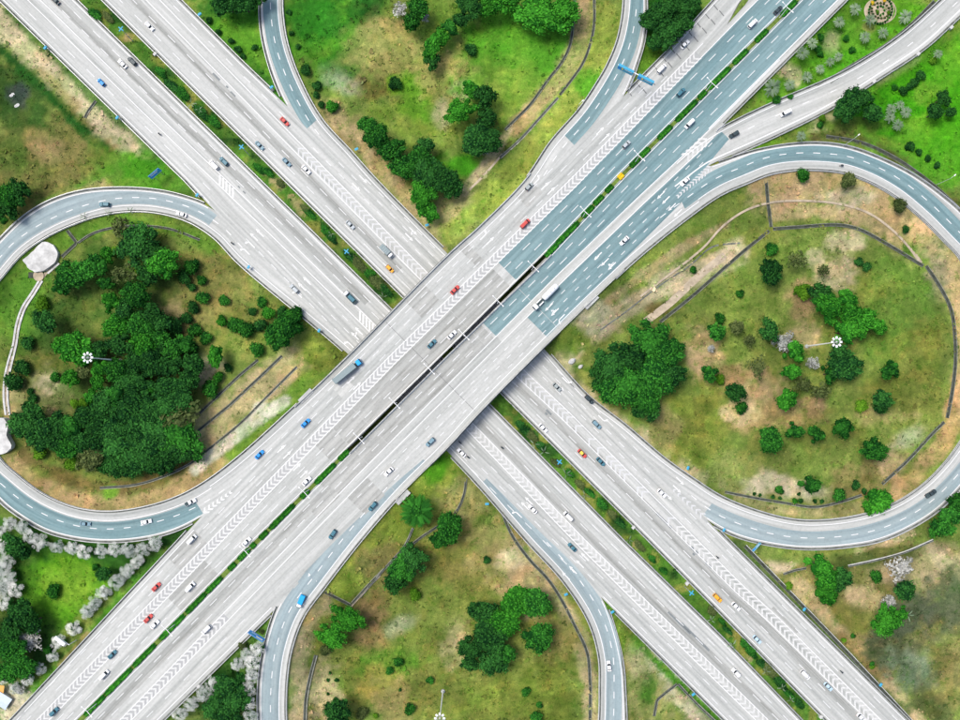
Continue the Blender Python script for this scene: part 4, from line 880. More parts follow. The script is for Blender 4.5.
drain([(502, 512), (512, 535), (530, 560), (547, 578), (560, 597), (573, 622), (587, 652), (590, 680), (590, 722)], 1.2, 'dark drain along the right side of the lower loop', .4)
drain([(96, 101), (88, 112), (85, 118)], .9, 'short crooked drain in the sandy verge at the upper left', .4, sm=False)
drain([(745, 546), (800, 603), (850, 655), (912, 722)], 1.6, 'long straight drain beside the lower road at the lower right', .35, sm=False, mat='concpale')
drain([(677, 684), (664, 694), (657, 700), (654, 716)], .9, 'crooked drain in the pale wedge right of the lower loop', .4, sm=False)
drain([(678, 684), (696, 703), (716, 722)], .7, 'straight pale drain beside the lower road below the wedge', .5, sm=False)
drain([(783, 574), (795, 570), (806, 568)], .6, 'short pale pipe channel left of the twin green trees', .5, sm=False)
drain([(848, 566), (880, 559), (905, 552), (933, 540)], .5, 'pale broken channel above the bare silver tree', .55, mat='concpale')
drain([(744, 118), (780, 105), (815, 90), (850, 68), (885, 47), (910, 27), (935, 2)], 2.4, 'broad dark ditch along the palm garden beside the slip road', .5, mat='concdark')
drain([(826, 137), (860, 143), (890, 156), (915, 172), (940, 192), (965, 216)], 1.8, 'brown ditch above the right loop', .4, mat='concdark')
drain([(360, 597), (385, 568), (405, 545), (413, 528)], .5, 'thin pale channel on the bank of the lower loop', .5)
def path(pts, w, label, mat='dirtpath', name='path'):
    o, _ = ground_strip(pts, w, -.3, .07, mat, name); tag(o, label, kind='structure')
path([(640, 296), (665, 277), (690, 258), (705, 245), (722, 226), (745, 210), (770, 202), (800, 200), (838, 203), (868, 212), (890, 227), (908, 245), (921, 263)], 1.5, 'narrow trodden path round the upper bank of the right loop')
path([(600, 330), (625, 312), (660, 285), (690, 265), (712, 247), (740, 243)], .7, 'thin pale path crossing the bank of the right loop', 'concdark')
path([(645, 322), (670, 303), (700, 275), (725, 255)], 3.2, 'wide pale trodden strip in the right loop')
path([(505, 152), (485, 175), (470, 190)], 1.4, 'trodden strip below the brown earth in the upper loop')
path([(350, 607), (365, 590), (380, 575)], 1.2, 'bare trodden strip in the lower loop')
for k, sgn_ in enumerate((-1, 1)):
    ground_strip([(58 + sgn_ * 1.3, 262 + sgn_ * 1.5), (47 + sgn_, 272 + sgn_ * 1.5)], .8, -.2, .35, 'concpale', 'path_kerb', 'pale kerb of the short walkway by the white pad, %s' % ('upper side' if sgn_ < 0 else 'lower side'), 'kerb')
    ground_strip([(41 + sgn_ * 1.7, 281), (33 + sgn_ * 1.8, 294), (24 + sgn_ * 1.8, 308), (18 + sgn_ * 1.7, 326), (15 + sgn_ * 1.6, 345), (11 + sgn_ * 2, 360), (7 + sgn_ * 2, 378), (6 + sgn_ * 2, 398), (8 + sgn_ * 2, 415)], .8, -.2, .4, 'concpale', 'path_kerb', 'long pale kerb of the walkway down the left loop, %s side' % ('left' if sgn_ < 0 else 'right'), 'kerb')
path([(58, 262), (46, 273), (40, 282), (33, 294), (24, 308), (18, 326), (15, 345), (11, 360), (7, 378), (6, 398), (8, 415)], 1.3, 'narrow walkway down the left side of the left loop')
def pad(poly, label, mat='concpale', h=.02):
    p = resample(smooth_poly(poly + [poly[0]]), 3.0)[:-1]; c = p.mean(0); z = max(onground(*q)[2] for q in p) + .1; m = MB()
    jit = [(q - c) * (1 + random.uniform(-.04, .04)) + c for q in p]
    top = [P(*q, z + h) for q in jit]; bot = [(a[0], a[1], a[2] - 4) for a in top]; m.loft([bot, top]); return tag(m.build('concrete_pad', M[mat], None), label, 'concrete pad')
pad([(22, 260), (32, 252), (44, 241), (52, 244), (58, 254), (54, 263), (44, 270), (36, 272), (30, 270), (26, 265)], 'rough white concrete pad inside the left loop below its ramp')
pad([(-8, 418), (4, 419), (8, 426), (6, 436), (12, 446), (6, 452), (-8, 456)], 'white concrete pad cut by the left edge beside the grove')
m = MB(); q = onground(39, 276)
m.tube((0, 0, -.6), (0, 0, .5), 2.3, 2.3, 18); pit = empty('manhole_chamber', q); m.build('chamber_wall', M['dirtpath'], pit)
m = MB(); m.box(-4.4, -1.6, -.9, 1.6, -.4, .3); m.build('outfall_box', M['mud'], pit); tag(pit, 'round tan drain chamber at the corner of the white pad', 'drain chamber')
# grass island between the exit lanes and the overpass
m = MB(); isl = [(727, 25), (735, 15), (745, 4), (752, -6), (772, -26), (764, -28), (748, -10), (738, 4)]
topv = [P(x, y, zfB(x, y) + .12) for x, y in isl]; m.loft([[(a, b, c - .6) for a, b, c in topv], topv]); o = m.build('traffic_island', M['concdark'], None)
tag(o, 'narrow green traffic island with pointed nose between exit lanes and overpass', 'traffic island')
isl2 = [(728.5, 23), (735, 15.8), (745, 4.8), (752, -5), (770, -24), (765, -26), (748.6, -8.5), (738.8, 4.6)]
m = MB(); m.add([P(x, y, zfB(x, y) + .16) for x, y in isl2], [tuple(range(len(isl2)))]); me = m.mesh('island_grass')
if me.polygons[0].normal.z < 0: me.flip_normals()
M['grass'] = plain('island_grass', tuple(gc(110, 128, 58)), .95, .1, var=.45, scale=.6)
mesh_obj('grass_top', me, M['grass'], o)
# kerbed soil strip of the overpass median
for c0, c1, t0, t1 in ((b1r, b2l, -200, 347), (b1r, b2l, 547, 1150)):
    t = np.arange(t0, t1, 8.0); d = 2 * t - 800
    for nm_, fa, fb, hh, mt in (('median_kerb', lambda t: b1r(t) + .1, lambda t: b1r(t) + .9, .18, 'conc'), ('median_kerb', lambda t: b2l(t) - .9, lambda t: b2l(t) - .1, .18, 'conc'), ('median_soil', lambda t: b1r(t) + .9, lambda t: b2l(t) - .9, .08, 'grass')):
        a = fa(t); b = fb(t); l = np.stack([(a + d) / 2, (a - d) / 2], 1); r2 = np.stack([(b + d) / 2, (b - d) / 2], 1)
        ribbon_ab(l, r2, zB(uB(l[:, 0], l[:, 1])), zB(uB(r2[:, 0], r2[:, 1])), nm_, M[mt], oB1, hh, .8)
# ------------------------------------------------------------------ foliage
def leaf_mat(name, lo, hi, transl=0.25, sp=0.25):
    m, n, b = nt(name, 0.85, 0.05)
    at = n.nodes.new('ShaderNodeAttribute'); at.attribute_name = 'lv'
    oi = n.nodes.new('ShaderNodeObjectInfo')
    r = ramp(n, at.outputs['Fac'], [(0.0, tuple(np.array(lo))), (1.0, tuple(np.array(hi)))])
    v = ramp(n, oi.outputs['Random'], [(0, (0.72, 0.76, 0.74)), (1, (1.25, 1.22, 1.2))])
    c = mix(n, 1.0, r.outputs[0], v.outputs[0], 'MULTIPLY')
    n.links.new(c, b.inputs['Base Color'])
    t = n.nodes.new('ShaderNodeBsdfTranslucent'); n.links.new(c, t.inputs['Color'])
    ms = n.nodes.new('ShaderNodeMixShader'); ms.inputs[0].default_value = transl
    n.links.new(b.outputs[0], ms.inputs[1]); n.links.new(t.outputs[0], ms.inputs[2]); n.links.new(ms.outputs[0], n.nodes['Material Output'].inputs[0])
    return m
LM = {
 'dark': leaf_mat('dark_green_leaves', (0.006, 0.040, 0.011), (0.044, 0.185, 0.032)),
 'mid': leaf_mat('mid_green_leaves', (0.007, 0.058, 0.010), (0.055, 0.27, 0.030)),
 'bright': leaf_mat('bright_green_leaves', (0.012, 0.10, 0.010), (0.075, 0.36, 0.030)),
 'lime': leaf_mat('lime_green_leaves', (0.07, 0.20, 0.012), (0.18, 0.38, 0.03)),
 'olive': leaf_mat('olive_green_leaves', (0.045, 0.075, 0.022), (0.14, 0.18, 0.06)),
 'silver': leaf_mat('silver_leaves', (0.52, 0.54, 0.51), (0.82, 0.825, 0.81), 0.2),
 'palegreen': leaf_mat('pale_grey_green_fronds', (0.09, 0.16, 0.08), (0.25, 0.33, 0.22), 0.2),
 'ash': leaf_mat('ashen_twigs', (0.16, 0.17, 0.155), (0.50, 0.51, 0.49), 0.1),
 'yellow': leaf_mat('yellow_blossom', (0.6, 0.42, 0.02), (0.85, 0.62, 0.05), 0.1),
}
M['bark'] = plain('bark', (0.10, 0.08, 0.06), .9, .2, var=.4)
M['greybark'] = plain('bare_grey_branches', (0.42, 0.42, 0.40), .85, .2, var=.35)
ICO_V = None
def sph(n=1):
    import bmesh
    bm = bmesh.new(); bmesh.ops.create_icosphere(bm, subdivisions=n, radius=1.0); v = np.array([q.co[:] for q in bm.verts]); f = np.array([[w.index for w in q.verts] for q in bm.faces]); bm.free(); return v, f
SV, SF = sph(2)
def crown_mesh(name, lobes, leaves_per, leaf, seed, core=0.76, thin=0.0):
    """lobes: (cx,cy,cz,r). quads of leaves over every lobe plus an uneven dark-leaved core"""
    r = np.random.default_rng(seed); V = []; F4 = []; F3 = []; LV = []; nv = 0
    for (cx, cy, cz, rr) in lobes:
        lobe_l = r.uniform(.0, .8)
        n = int(leaves_per * (rr / .34) ** 1.6); d = r.normal(size=(n, 3)); d /= np.linalg.norm(d, axis=1)[:, None]; d[:, 2] = np.where(d[:, 2] < -.35, -d[:, 2], d[:, 2])
        p = np.array([cx, cy, cz]) + d * rr * np.where(r.random((n, 1)) < .13, r.uniform(1.1, 1.42, (n, 1)), r.uniform(.74, 1.08, (n, 1))) * np.array([1, 1, .9])
        nr = d + r.normal(size=(n, 3)) * .55; nr /= np.linalg.norm(nr, axis=1)[:, None]
        t = np.cross(nr, r.normal(size=(n, 3))); t /= np.linalg.norm(t, axis=1)[:, None]; w = np.cross(nr, t)
        sz = leaf * r.uniform(.6, 1.35, (n, 1))
        q = np.stack([p - t * sz, p + w * sz * .7, p + t * sz, p - w * sz * .7], 1).reshape(-1, 3)
        V.append(q); F4.append(nv + np.arange(n * 4).reshape(-1, 4)); nv += n * 4
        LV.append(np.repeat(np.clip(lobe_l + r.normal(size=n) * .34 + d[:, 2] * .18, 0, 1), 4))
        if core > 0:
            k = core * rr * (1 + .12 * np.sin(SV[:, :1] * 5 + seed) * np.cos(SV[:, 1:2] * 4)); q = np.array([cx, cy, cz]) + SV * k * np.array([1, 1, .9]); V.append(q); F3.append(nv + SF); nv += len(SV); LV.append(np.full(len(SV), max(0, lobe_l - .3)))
    V = np.concatenate(V); LV = np.concatenate(LV)
    faces = np.concatenate(F4); tri = np.concatenate(F3) if F3 else np.zeros((0, 3), int)
    me = bpy.data.meshes.new(name); me.vertices.add(len(V)); me.vertices.foreach_set('co', V.astype(np.float32).ravel())
    lv = np.concatenate([faces.ravel(), tri.ravel()]).astype(np.int32); me.loops.add(len(lv)); me.loops.foreach_set('vertex_index', lv)
    me.polygons.add(len(faces) + len(tri)); st = np.concatenate([np.arange(len(faces)) * 4, faces.size + np.arange(len(tri)) * 3]).astype(np.int32)
    me.polygons.foreach_set('loop_start', st); me.polygons.foreach_set('loop_total', np.concatenate([np.full(len(faces), 4), np.full(len(tri), 3)]).astype(np.int32)); me.update(calc_edges=True)
    a = me.attributes.new('lv', 'FLOAT', 'POINT'); a.data.foreach_set('value', LV.astype(np.float32)); return me
def rand_lobes(seed, n, r0, r1, spread=.68, zs=.42):
    r = np.random.default_rng(seed); out = []
    for k in range(n):
        a = k * 2.39996 + r.uniform(-.4, .4); q = math.sqrt((k + .5) / n) * spread * r.uniform(.6, 1.32); rr = r.uniform(r0, r1) * (1.1 - .25 * q)
        out.append((math.cos(a) * q, math.sin(a) * q, zs * (1 - q * q * 1.3) + r.uniform(-.12, .12), rr))
    return out
CROWN_BIG = [crown_mesh('big_crown', rand_lobes(s, 24, .22, .36), 100, .058, s) for s in range(4)]      # wide broadleaf
CROWN_MED = [crown_mesh('broad_crown', rand_lobes(20 + s, 15, .24, .42, .6), 80, .082, 20 + s) for s in range(4)]
CROWN_CLUMP = [crown_mesh('clumped_crown', rand_lobes(40 + s, 11, .24, .40, .66, .5), 60, .085, 40 + s, .9) for s in range(3)]
BUSH = [crown_mesh('bush_crown', rand_lobes(60 + s, 8, .34, .58, .5, .2), 70, .10, 60 + s, .8) for s in range(3)]
LOOSE = [crown_mesh('loose_crown', rand_lobes(80 + s, 14, .22, .36, .7, .35), 40, .10, 80 + s, .0) for s in range(3)]
def trunk_mesh(seed):
    r = random.Random(seed); m = MB(); m.tube((0, 0, -.15), (0, 0, .62), .075, .05, 7)
    for k in range(6):
        a = k * 1.05 + r.uniform(-.3, .3); b = (math.cos(a) * .42, math.sin(a) * .42, .85 + r.uniform(0, .3)); m.tube((0, 0, .35 + .05 * k), b, .04, .015, 5)
    return m.mesh('trunk')
TRUNK = [trunk_mesh(s) for s in range(3)]
def frond_palm(seed, nf, length, droop, width, leaflets=9):
    """palm crown of pinnate fronds, radius about 1"""
    r = np.random.default_rng(seed); V = []; F = []; LV = []
    for k in range(nf):
        a = k * 2.39996; el = r.uniform(.15, 1.0); L = length * r.uniform(.8, 1.1); lvk = r.uniform(.2, 1)
        d = np.array([math.cos(a), math.sin(a), 0]); side = np.array([-d[1], d[0], 0])
        def pt(t): return d * L * t * math.cos(el * .6) + np.array([0, 0, L * (t * math.sin(el) - droop * t * t)])
        for q in range(leaflets):
            t = .15 + .85 * q / leaflets; p = pt(t); p2 = pt(min(1, t + .9 / leaflets)); w = width * (1 - abs(t - .45) * 1.1)
            for s in (-1, 1):
                b = len(V); tip = p2 + d * .08 + side * s * w + np.array([0, 0, -.10 * w]); V += [p, p2, tip, p * .4 + tip * .6 - d * .02]; F.append((b, b + 1, b + 2, b + 3)); LV += [lvk] * 4
    me = bpy.data.meshes.new('palm_crown'); me.from_pydata([tuple(v) for v in V], [], F); me.update(); at = me.attributes.new('lv', 'FLOAT', 'POINT'); at.data.foreach_set('value', np.array(LV, np.float32)); return me
PALM = [frond_palm(s, 22, 1.0, .45, .17) for s in range(3)]
YPALM = [frond_palm(30 + s, 4, 1.0, .35, .14, 6) for s in range(3)]
GRADIAL = frond_palm(50, 60, 1.0, .4, .15, 10)
def fan_tree(seed):
    """silvery crown: clusters of fan leaves standing outwards"""
    r = np.random.default_rng(seed); V = []; F = []; LV = []
    for k in range(26):
        ct = r.uniform(.05, 1); ph = k * 2.39996 + r.uniform(-.3, .3); st = math.sqrt(1 - ct * ct)
        n = np.array([st * math.cos(ph), st * math.sin(ph), ct * .8 + .1]); c = n * r.uniform(.45, .92); n = n / np.linalg.norm(n)
        up = np.array([0, 0, 1.0]); t = np.cross(up, n); t /= np.linalg.norm(t) + 1e-6; w = np.cross(n, t); lv = np.clip(r.normal(.62, .22), 0, 1)
        nrm = n * .5 + np.array([0, 0, .7]); R = r.uniform(.2, .34); m = 9; a0 = r.uniform(0, 6.28)
        x1 = np.cross(nrm, t); x1 /= np.linalg.norm(x1); x2 = np.cross(nrm, x1); x2 /= np.linalg.norm(x2)
        for q in range(m):
            aa = a0 + q * 2 * math.pi / m * .92; da = .11
            b = len(V); mid = c + (x1 * math.cos(aa) + x2 * math.sin(aa)) * R + nrm * .03
            V += [c, c + (x1 * math.cos(aa - da) + x2 * math.sin(aa - da)) * R * .72, mid, c + (x1 * math.cos(aa + da) + x2 * math.sin(aa + da)) * R * .72]; F.append((b, b + 1, b + 2, b + 3)); LV += [lv * .8, lv, lv, lv]
    me = bpy.data.meshes.new('silver_crown'); me.from_pydata([tuple(v) for v in V], [], F); me.update(); at = me.attributes.new('lv', 'FLOAT', 'POINT'); at.data.foreach_set('value', np.array(LV, np.float32)); return me
FAN = [fan_tree(s) for s in range(4)]
UNDER = crown_mesh('underleaf', rand_lobes(99, 5, .35, .5, .3, .1), 50, .1, 99, .9)
def bare_tree(seed):
    r = random.Random(seed); m = MB()
    def grow(p, d, L, rad, lev):
        q = p + d * L; m.tube(p, q, rad, rad * .6, 5, cap=False)
        if lev == 0: return
        for k in range(4 if lev > 1 else 5):
            e = (d + Vector((r.uniform(-1, 1), r.uniform(-1, 1), r.uniform(-.25, .6))) * .85).normalized(); grow(p + d * L * r.uniform(.45, 1), e, L * r.uniform(.5, .78), rad * .55, lev - 1)
    grow(Vector((0, 0, 0)), Vector((0, 0, 1)), .5, .05, 4)
    return m.mesh('bare_branches')
BARE = [bare_tree(s) for s in range(2)]
# ---- planting lists: kind key -> (x, y, r px)
REG = {}
PLANTS = []      # (region, kind, colour, x, y, r)
def plant(region, kind, colour, *items):
    for it in items: PLANTS.append((region, kind, colour) + it)
L_ = 'left loop'; N_ = 'upper loop'; E_ = 'right loop'; S2 = 'lower loop'
plant(L_, 'tree', 'dark', (137, 245, 18), (152, 315, 12), (45, 322, 12), (193, 366, 12), (133, 380, 14), (137, 400, 14), (25, 425, 14), (42, 431, 17), (33, 415, 12), (56, 439, 15), (90, 418, 15), (104, 405, 14), (110, 430, 15), (113, 444, 18), (137, 427, 17), (155, 430, 17), (138, 457, 18), (120, 465, 13), (167, 458, 13), (180, 452, 13), (172, 388, 15), (165, 405, 14), (190, 380, 11), (150, 360, 13), (170, 365, 12), (148, 275, 11))
plant(L_, 'tree', 'dark', (125, 310, 11), (160, 322, 11), (120, 345, 12), (135, 362, 12), (180, 402, 14), (150, 445, 15), (95, 440, 14), (128, 412, 14), (160, 345, 10), (100, 350, 10), (150, 415, 14), (80, 440, 13), (108, 465, 10), (155, 463, 11), (152, 250, 11), (60, 425, 12))
plant(L_, 'tree', 'olive', (120, 226, 11), (122, 274, 11), (87, 460, 12), (95, 457, 12), (83, 371, 8), (177, 418, 20))
plant(L_, 'tree', 'mid', (178, 438, 20), (70, 276, 15), (85, 270, 12), (97, 265, 11), (135, 295, 14), (160, 338, 11), (185, 345, 10), (172, 350, 11), (115, 395, 11), (72, 427, 12), (67, 447, 13), (140, 326, 14), (118, 370, 13), (60, 287, 8), (107, 283, 8))
plant(L_, 'tree', 'bright', (160, 262, 15), (112, 302, 10), (115, 325, 13), (143, 345, 14), (75, 350, 17), (60, 346, 9), (70, 377, 9), (98, 382, 9), (100, 368, 9), (93, 397, 8), (150, 388, 8), (107, 254, 8), (215, 356, 10), (84, 356, 10))
plant(L_, 'bush', 'lime', (83, 403, 6), (75, 404, 5), (40, 453, 7), (72, 464, 7), (116, 250, 6), (138, 273, 5), (42, 304, 8))
plant(L_, 'bush', 'dark', (183, 276, 8), (192, 287, 5), (186, 318, 6.5), (175, 327, 10), (190, 349, 10), (260, 325, 8), (27, 342, 8), (33, 398, 5), (27, 404, 4), (15, 383, 11), (22, 367, 9), (193, 308, 7), (252, 312, 5), (282, 312, 6), (228, 368, 5), (30, 391, 4))
plant(L_, 'bush', 'mid', (192, 267, 9), (203, 298, 7.5), (223, 300, 6.5), (202, 280, 6), (195, 330, 8), (234, 325, 10), (246, 330, 9), (262, 302, 5.5), (258, 350, 8), (295, 315, 9), (297, 328, 8), (210, 387, 10), (270, 336, 7), (206, 338, 7), (55, 378, 6))
plant(L_, 'bush', 'bright', (222, 321, 6), (218, 377, 6.5), (267, 313, 8))
plant(L_, 'tree', 'mid', (282, 330, 16))
plant(L_, 'young palm', 'palegreen', (130, 212, 4.5), (108, 213, 3.5), (84, 216, 4))
plant(N_, 'tree', 'mid', (377, 135, 14), (391, 150, 13), (403, 168, 13), (420, 160, 14), (366, 124, 9), (418, 8, 12), (412, 22, 11), (450, 28, 9))
plant(N_, 'tree', 'dark', (427, 172, 18), (445, 180, 15), (453, 188, 11), (425, 146, 10), (475, 140, 16), (487, 140, 16), (485, 96, 12), (470, 4, 13), (432, 60, 9), (487, 118, 11), (460, 20, 9))
plant(N_, 'tree', 'bright', (423, 196, 14), (430, 212, 11), (460, 110, 13), (472, 90, 10), (432, 48, 12), (440, 38, 10), (540, 14, 21), (562, 10, 16), (505, 0, 14), (490, 6, 12))
plant(N_, 'bush', 'dark', (395, 83, 7.5), (471, 49, 6.5), (305, 69, 6), (317, 86, 5), (316, 95, 4), (321, 104, 4), (289, 12, 3), (291, 33, 3), (298, 46, 3))
plant(N_, 'bush', 'bright', (332, 107, 6.5))
plant(N_, 'bare tree', 'grey', (400, 10, 9), (484, 150, 8), (425, 17, 6))
plant('lawn left of the upper loop', 'tree', 'dark', (226, 2, 15), (243, 2, 13), (258, -4, 9))
plant('lawn left of the upper loop', 'bush', 'dark', (209, 20, 4), (219, 32, 3.5), (231, 41, 3.5), (238, 49, 4), (255, 47, 3.5), (243, 56, 3))
plant('corner right of the upper loop', 'tree', 'dark', (660, 14, 14), (680, 8, 13), (668, 32, 14), (655, 42, 9), (692, 2, 9), (650, 22, 9), (684, 24, 10))
plant('corner right of the upper loop', 'young palm', 'lime', (670, 45, 7))
PG = 'palm garden at the upper right'
plant(PG, 'palm', 'palegreen', (855, 9, 6.5), (839, 22, 6), (870, 20, 6.5), (905, 17, 7.5), (865, 37, 6), (883, 33, 6), (812, 43, 6), (802, 53, 7), (830, 62, 5), (838, 57, 5), (820, 69, 5), (807, 77, 6), (772, 88, 9.5), (790, 85, 6))
plant(PG, 'bush', 'mid', (846, 39, 4), (852, 50, 4), (821, 37, 4), (817, 49, 4), (820, 54, 4), (777, 100, 5), (790, 97, 3))
VL = 'vivid lawn at the right edge'
plant(VL, 'palm', 'palegreen', (891, 109, 6), (906, 112, 6), (900, 105, 5), (890, 117, 6), (898, 125, 6), (938, 54, 5), (801, 136, 5.5))
plant(VL, 'tree', 'dark', (853, 102, 13), (843, 110, 11), (872, 113, 11), (943, 98, 8), (935, 112, 9), (951, 112, 6), (864, 97, 9))
plant(VL, 'bush', 'dark', (920, 75, 5), (915, 82, 5), (910, 86, 4), (904, 91, 5), (910, 146, 5), (919, 152, 4), (928, 159, 4), (937, 165, 4), (932, 110, 5))
plant(VL, 'bush', 'lime', (933, 61, 4), (822, 118, 4))
plant(VL, 'bush', 'mid', (820, 125, 4), (895, 88, 4))
plant(E_, 'tree', 'mid', (650, 341, 20), (668, 352, 16), (655, 374, 21), (630, 384, 21), (648, 398, 15), (612, 388, 18))
plant(E_, 'tree', 'dark', (612, 365, 20), (630, 358, 17), (672, 374, 13), (640, 410, 10), (652, 409, 11), (600, 374, 12), (771, 272, 13), (821, 292, 11), (840, 355, 12), (845, 367, 16), (735, 392, 11), (882, 400, 11), (880, 408, 8), (770, 330, 11))
plant(E_, 'tree', 'bright', (830, 305, 14), (847, 300, 12), (857, 327, 12), (867, 320, 12), (845, 332, 12), (852, 315, 13), (795, 352, 11), (787, 399, 12), (792, 372, 10), (880, 327, 8), (830, 318, 8))
plant(E_, 'tree', 'mid', (771, 440, 14), (876, 451, 13), (816, 434, 9), (842, 428, 11), (795, 431, 9), (812, 485, 10), (890, 371, 10), (717, 333, 10), (830, 374, 9), (710, 374, 9))
plant(E_, 'tree', 'olive', (797, 260, 10), (824, 270, 7), (737, 328, 8), (757, 367, 10), (750, 340, 7), (803, 385, 9), (820, 392, 10))
plant(E_, 'bush', 'lime', (804, 291, 9.5), (720, 379, 6), (862, 405, 8))
plant(E_, 'bush', 'mid', (772, 249, 6.5), (720, 318, 6), (840, 494, 8), (779, 490, 5), (741, 408, 7), (804, 176, 8), (740, 294, 5), (693, 270, 4))
plant(E_, 'bush', 'dark', (867, 266, 5), (859, 262, 4.5), (856, 485, 5), (754, 494, 2.2), (773, 497, 2.2), (799, 494, 2.2), (801, 501, 3), (760, 495, 2), (780, 498, 2), (906, 230, 4), (864, 491, 3.5), (815, 501, 2.5), (822, 501, 2.5))
plant(E_, 'bush', 'bright', (880, 500, 13), (795, 501, 3.5), (870, 508, 8))
plant(E_, 'bush', 'olive', (848, 180, 9), (900, 205, 8))
plant(E_, 'bare tree', 'grey', (783, 342, 12), (711, 348, 5), (812, 363, 8))
SE = 'scrub at the lower right'
plant(SE, 'tree', 'bright', (820, 566, 12), (827, 580, 13), (827, 595, 12), (887, 621, 14), (900, 614, 8))
plant(SE, 'tree', 'dark', (842, 577, 11), (905, 590, 12), (838, 586, 9))
plant(SE, 'tree', 'mid', (943, 526, 12), (951, 515, 12), (957, 503, 10), (935, 530, 8))
plant(SE, 'bush', 'mid', (877, 577, 7), (853, 636, 3), (872, 664, 3))
plant(SE, 'bush', 'lime', (789, 585, 4.5), (844, 640, 3), (872, 667, 3))
plant(SE, 'bare tree', 'grey', (898, 568, 15), (889, 602, 9))
plant(SE, 'young palm', 'palegreen', (908, 615, 5.5))
plant(S2, 'radial palm', 'mid', (417, 511, 14))
plant(S2, 'tree', 'mid', (449, 528, 16), (440, 540, 11), (400, 572, 15), (540, 637, 16), (535, 603, 17), (505, 655, 12))
plant(S2, 'tree', 'dark', (413, 560, 14), (394, 582, 12), (336, 712, 14), (490, 634, 20), (495, 660, 15), (472, 650, 13), (478, 610, 12), (471, 665, 9), (488, 612, 12))
plant(S2, 'tree', 'bright', (347, 619, 14), (331, 636, 13), (517, 602, 18), (502, 622, 17))
plant(S2, 'bush', 'lime', (415, 595, 7), (376, 716, 3))
plant(S2, 'bush', 'olive', (325, 650, 6), (362, 713, 7))
plant(S2, 'bush', 'mid', (390, 670, 4.5), (430, 680, 4.5), (410, 709, 7), (526, 691, 5), (539, 705, 4), (398, 662, 6), (536, 717, 8))
plant(S2, 'bush', 'dark', (330, 673, 1.8), (328, 680, 2), (337, 680, 2.4), (328, 694, 1.8), (335, 699, 2.2), (328, 703, 1.6), (487, 560, 4), (400, 690, 2))
SW = 'silver rows at the lower left'
plant(SW, 'silver palm', 'silver', (9, 524, 7.5), (21, 527, 7.5), (29, 536, 8), (40, 543, 8.5), (56, 547, 7.5), (71, 548, 7.5), (83, 552, 8.5), (100, 551, 7.5), (114, 550, 8), (127, 550, 8), (141, 551, 8), (154, 543, 9), (136, 562, 8), (127, 571, 8), (116, 582, 9), (103, 593, 8), (94, 604, 8), (86, 612, 8), (73, 629, 8.5), (58, 643, 8), (52, 657, 6.5), (40, 669, 7), (27, 679, 7.5), (14, 688, 7), (6, 562, 9), (8, 577, 9), (14, 590, 9), (0, 588, 10), (4, 603, 9), (1, 546, 8), (-2, 570, 9), (2, 678, 7), (1, 531, 6))
plant(SW, 'tree', 'dark', (15, 545, 12), (23, 552, 9), (20, 613, 15), (31, 623, 12), (103, 574, 8), (10, 632, 12))
plant(SW, 'tree', 'mid', (10, 650, 14), (22, 667, 14), (8, 672, 12))
plant(SW, 'bush', 'mid', (53, 590, 7.5), (48, 650, 5), (95, 567, 4))
plant(SW, 'bare tree', 'grey', (32, 638, 14), (20, 690, 6))
WD = 'wedge left of the lower loop'
plant(WD, 'silver palm', 'silver', (257, 650, 8), (247, 656, 8), (237, 665, 7.5), (252, 663, 8.5), (251, 676, 8), (248, 690, 8.5), (248, 703, 8.5), (250, 717, 8), (213, 683, 8.5), (204, 695, 9.5), (191, 705, 8), (179, 715, 8))
plant(WD, 'tree', 'dark', (227, 687, 14), (233, 701, 15), (216, 707, 13), (228, 716, 14), (240, 680, 7))
plant(WD, 'bush', 'olive', (243, 646, 5), (262, 632, 3))
NW = 'scrub at the upper left'
plant(NW, 'tree', 'dark', (18, 192, 12), (4, 208, 12))
plant(NW, 'tree', 'mid', (8, 196, 14), (14, 201, 9))
plant(NW, 'bush', 'mid', (3, 220, 4))
MD = 'green median of the lower road'
plant(MD, 'bush', 'dark', (95, 14, 5), (108, 18, 4), (160, 72, 4), (172, 86, 5), (183, 95, 5), (200, 112, 5), (208, 118, 4), (215, 123, 5), (258, 168, 4), (268, 172, 4.5), (280, 184, 3.5), (305, 209, 3.5), (310, 214, 3.5), (326, 232, 3.5), (331, 238, 3.5), (352, 258, 4.5), (360, 266, 5.5), (370, 275, 5), (378, 283, 5.5), (386, 291, 4.5), (520, 425, 4.5), (526, 431, 4.5), (532, 437, 4), (540, 446, 4), (556, 463, 3.5), (570, 474, 4), (580, 485, 3.5), (590, 493, 3.5), (602, 505, 4), (612, 515, 4), (620, 523, 4), (640, 547, 4), (652, 559, 3.5), (664, 571, 3.5), (712, 612, 4), (722, 622, 3), (728, 631, 3), (745, 645, 4), (751, 652, 4.5), (762, 664, 4), (770, 672, 4.5), (780, 683, 4.5), (790, 695, 4), (800, 705, 4))
plant(MD, 'young palm', 'palegreen', (191, 104, 5), (199, 110, 3.5), (383, 297, 5), (534, 444, 5), (544, 452, 5), (566, 474, 5.5), (585, 495, 4.5), (629, 540, 4), (711, 620, 4.5), (733, 645, 5.5), (766, 671, 4), (782, 688, 4.5), (791, 700, 4), (331, 234, 3))
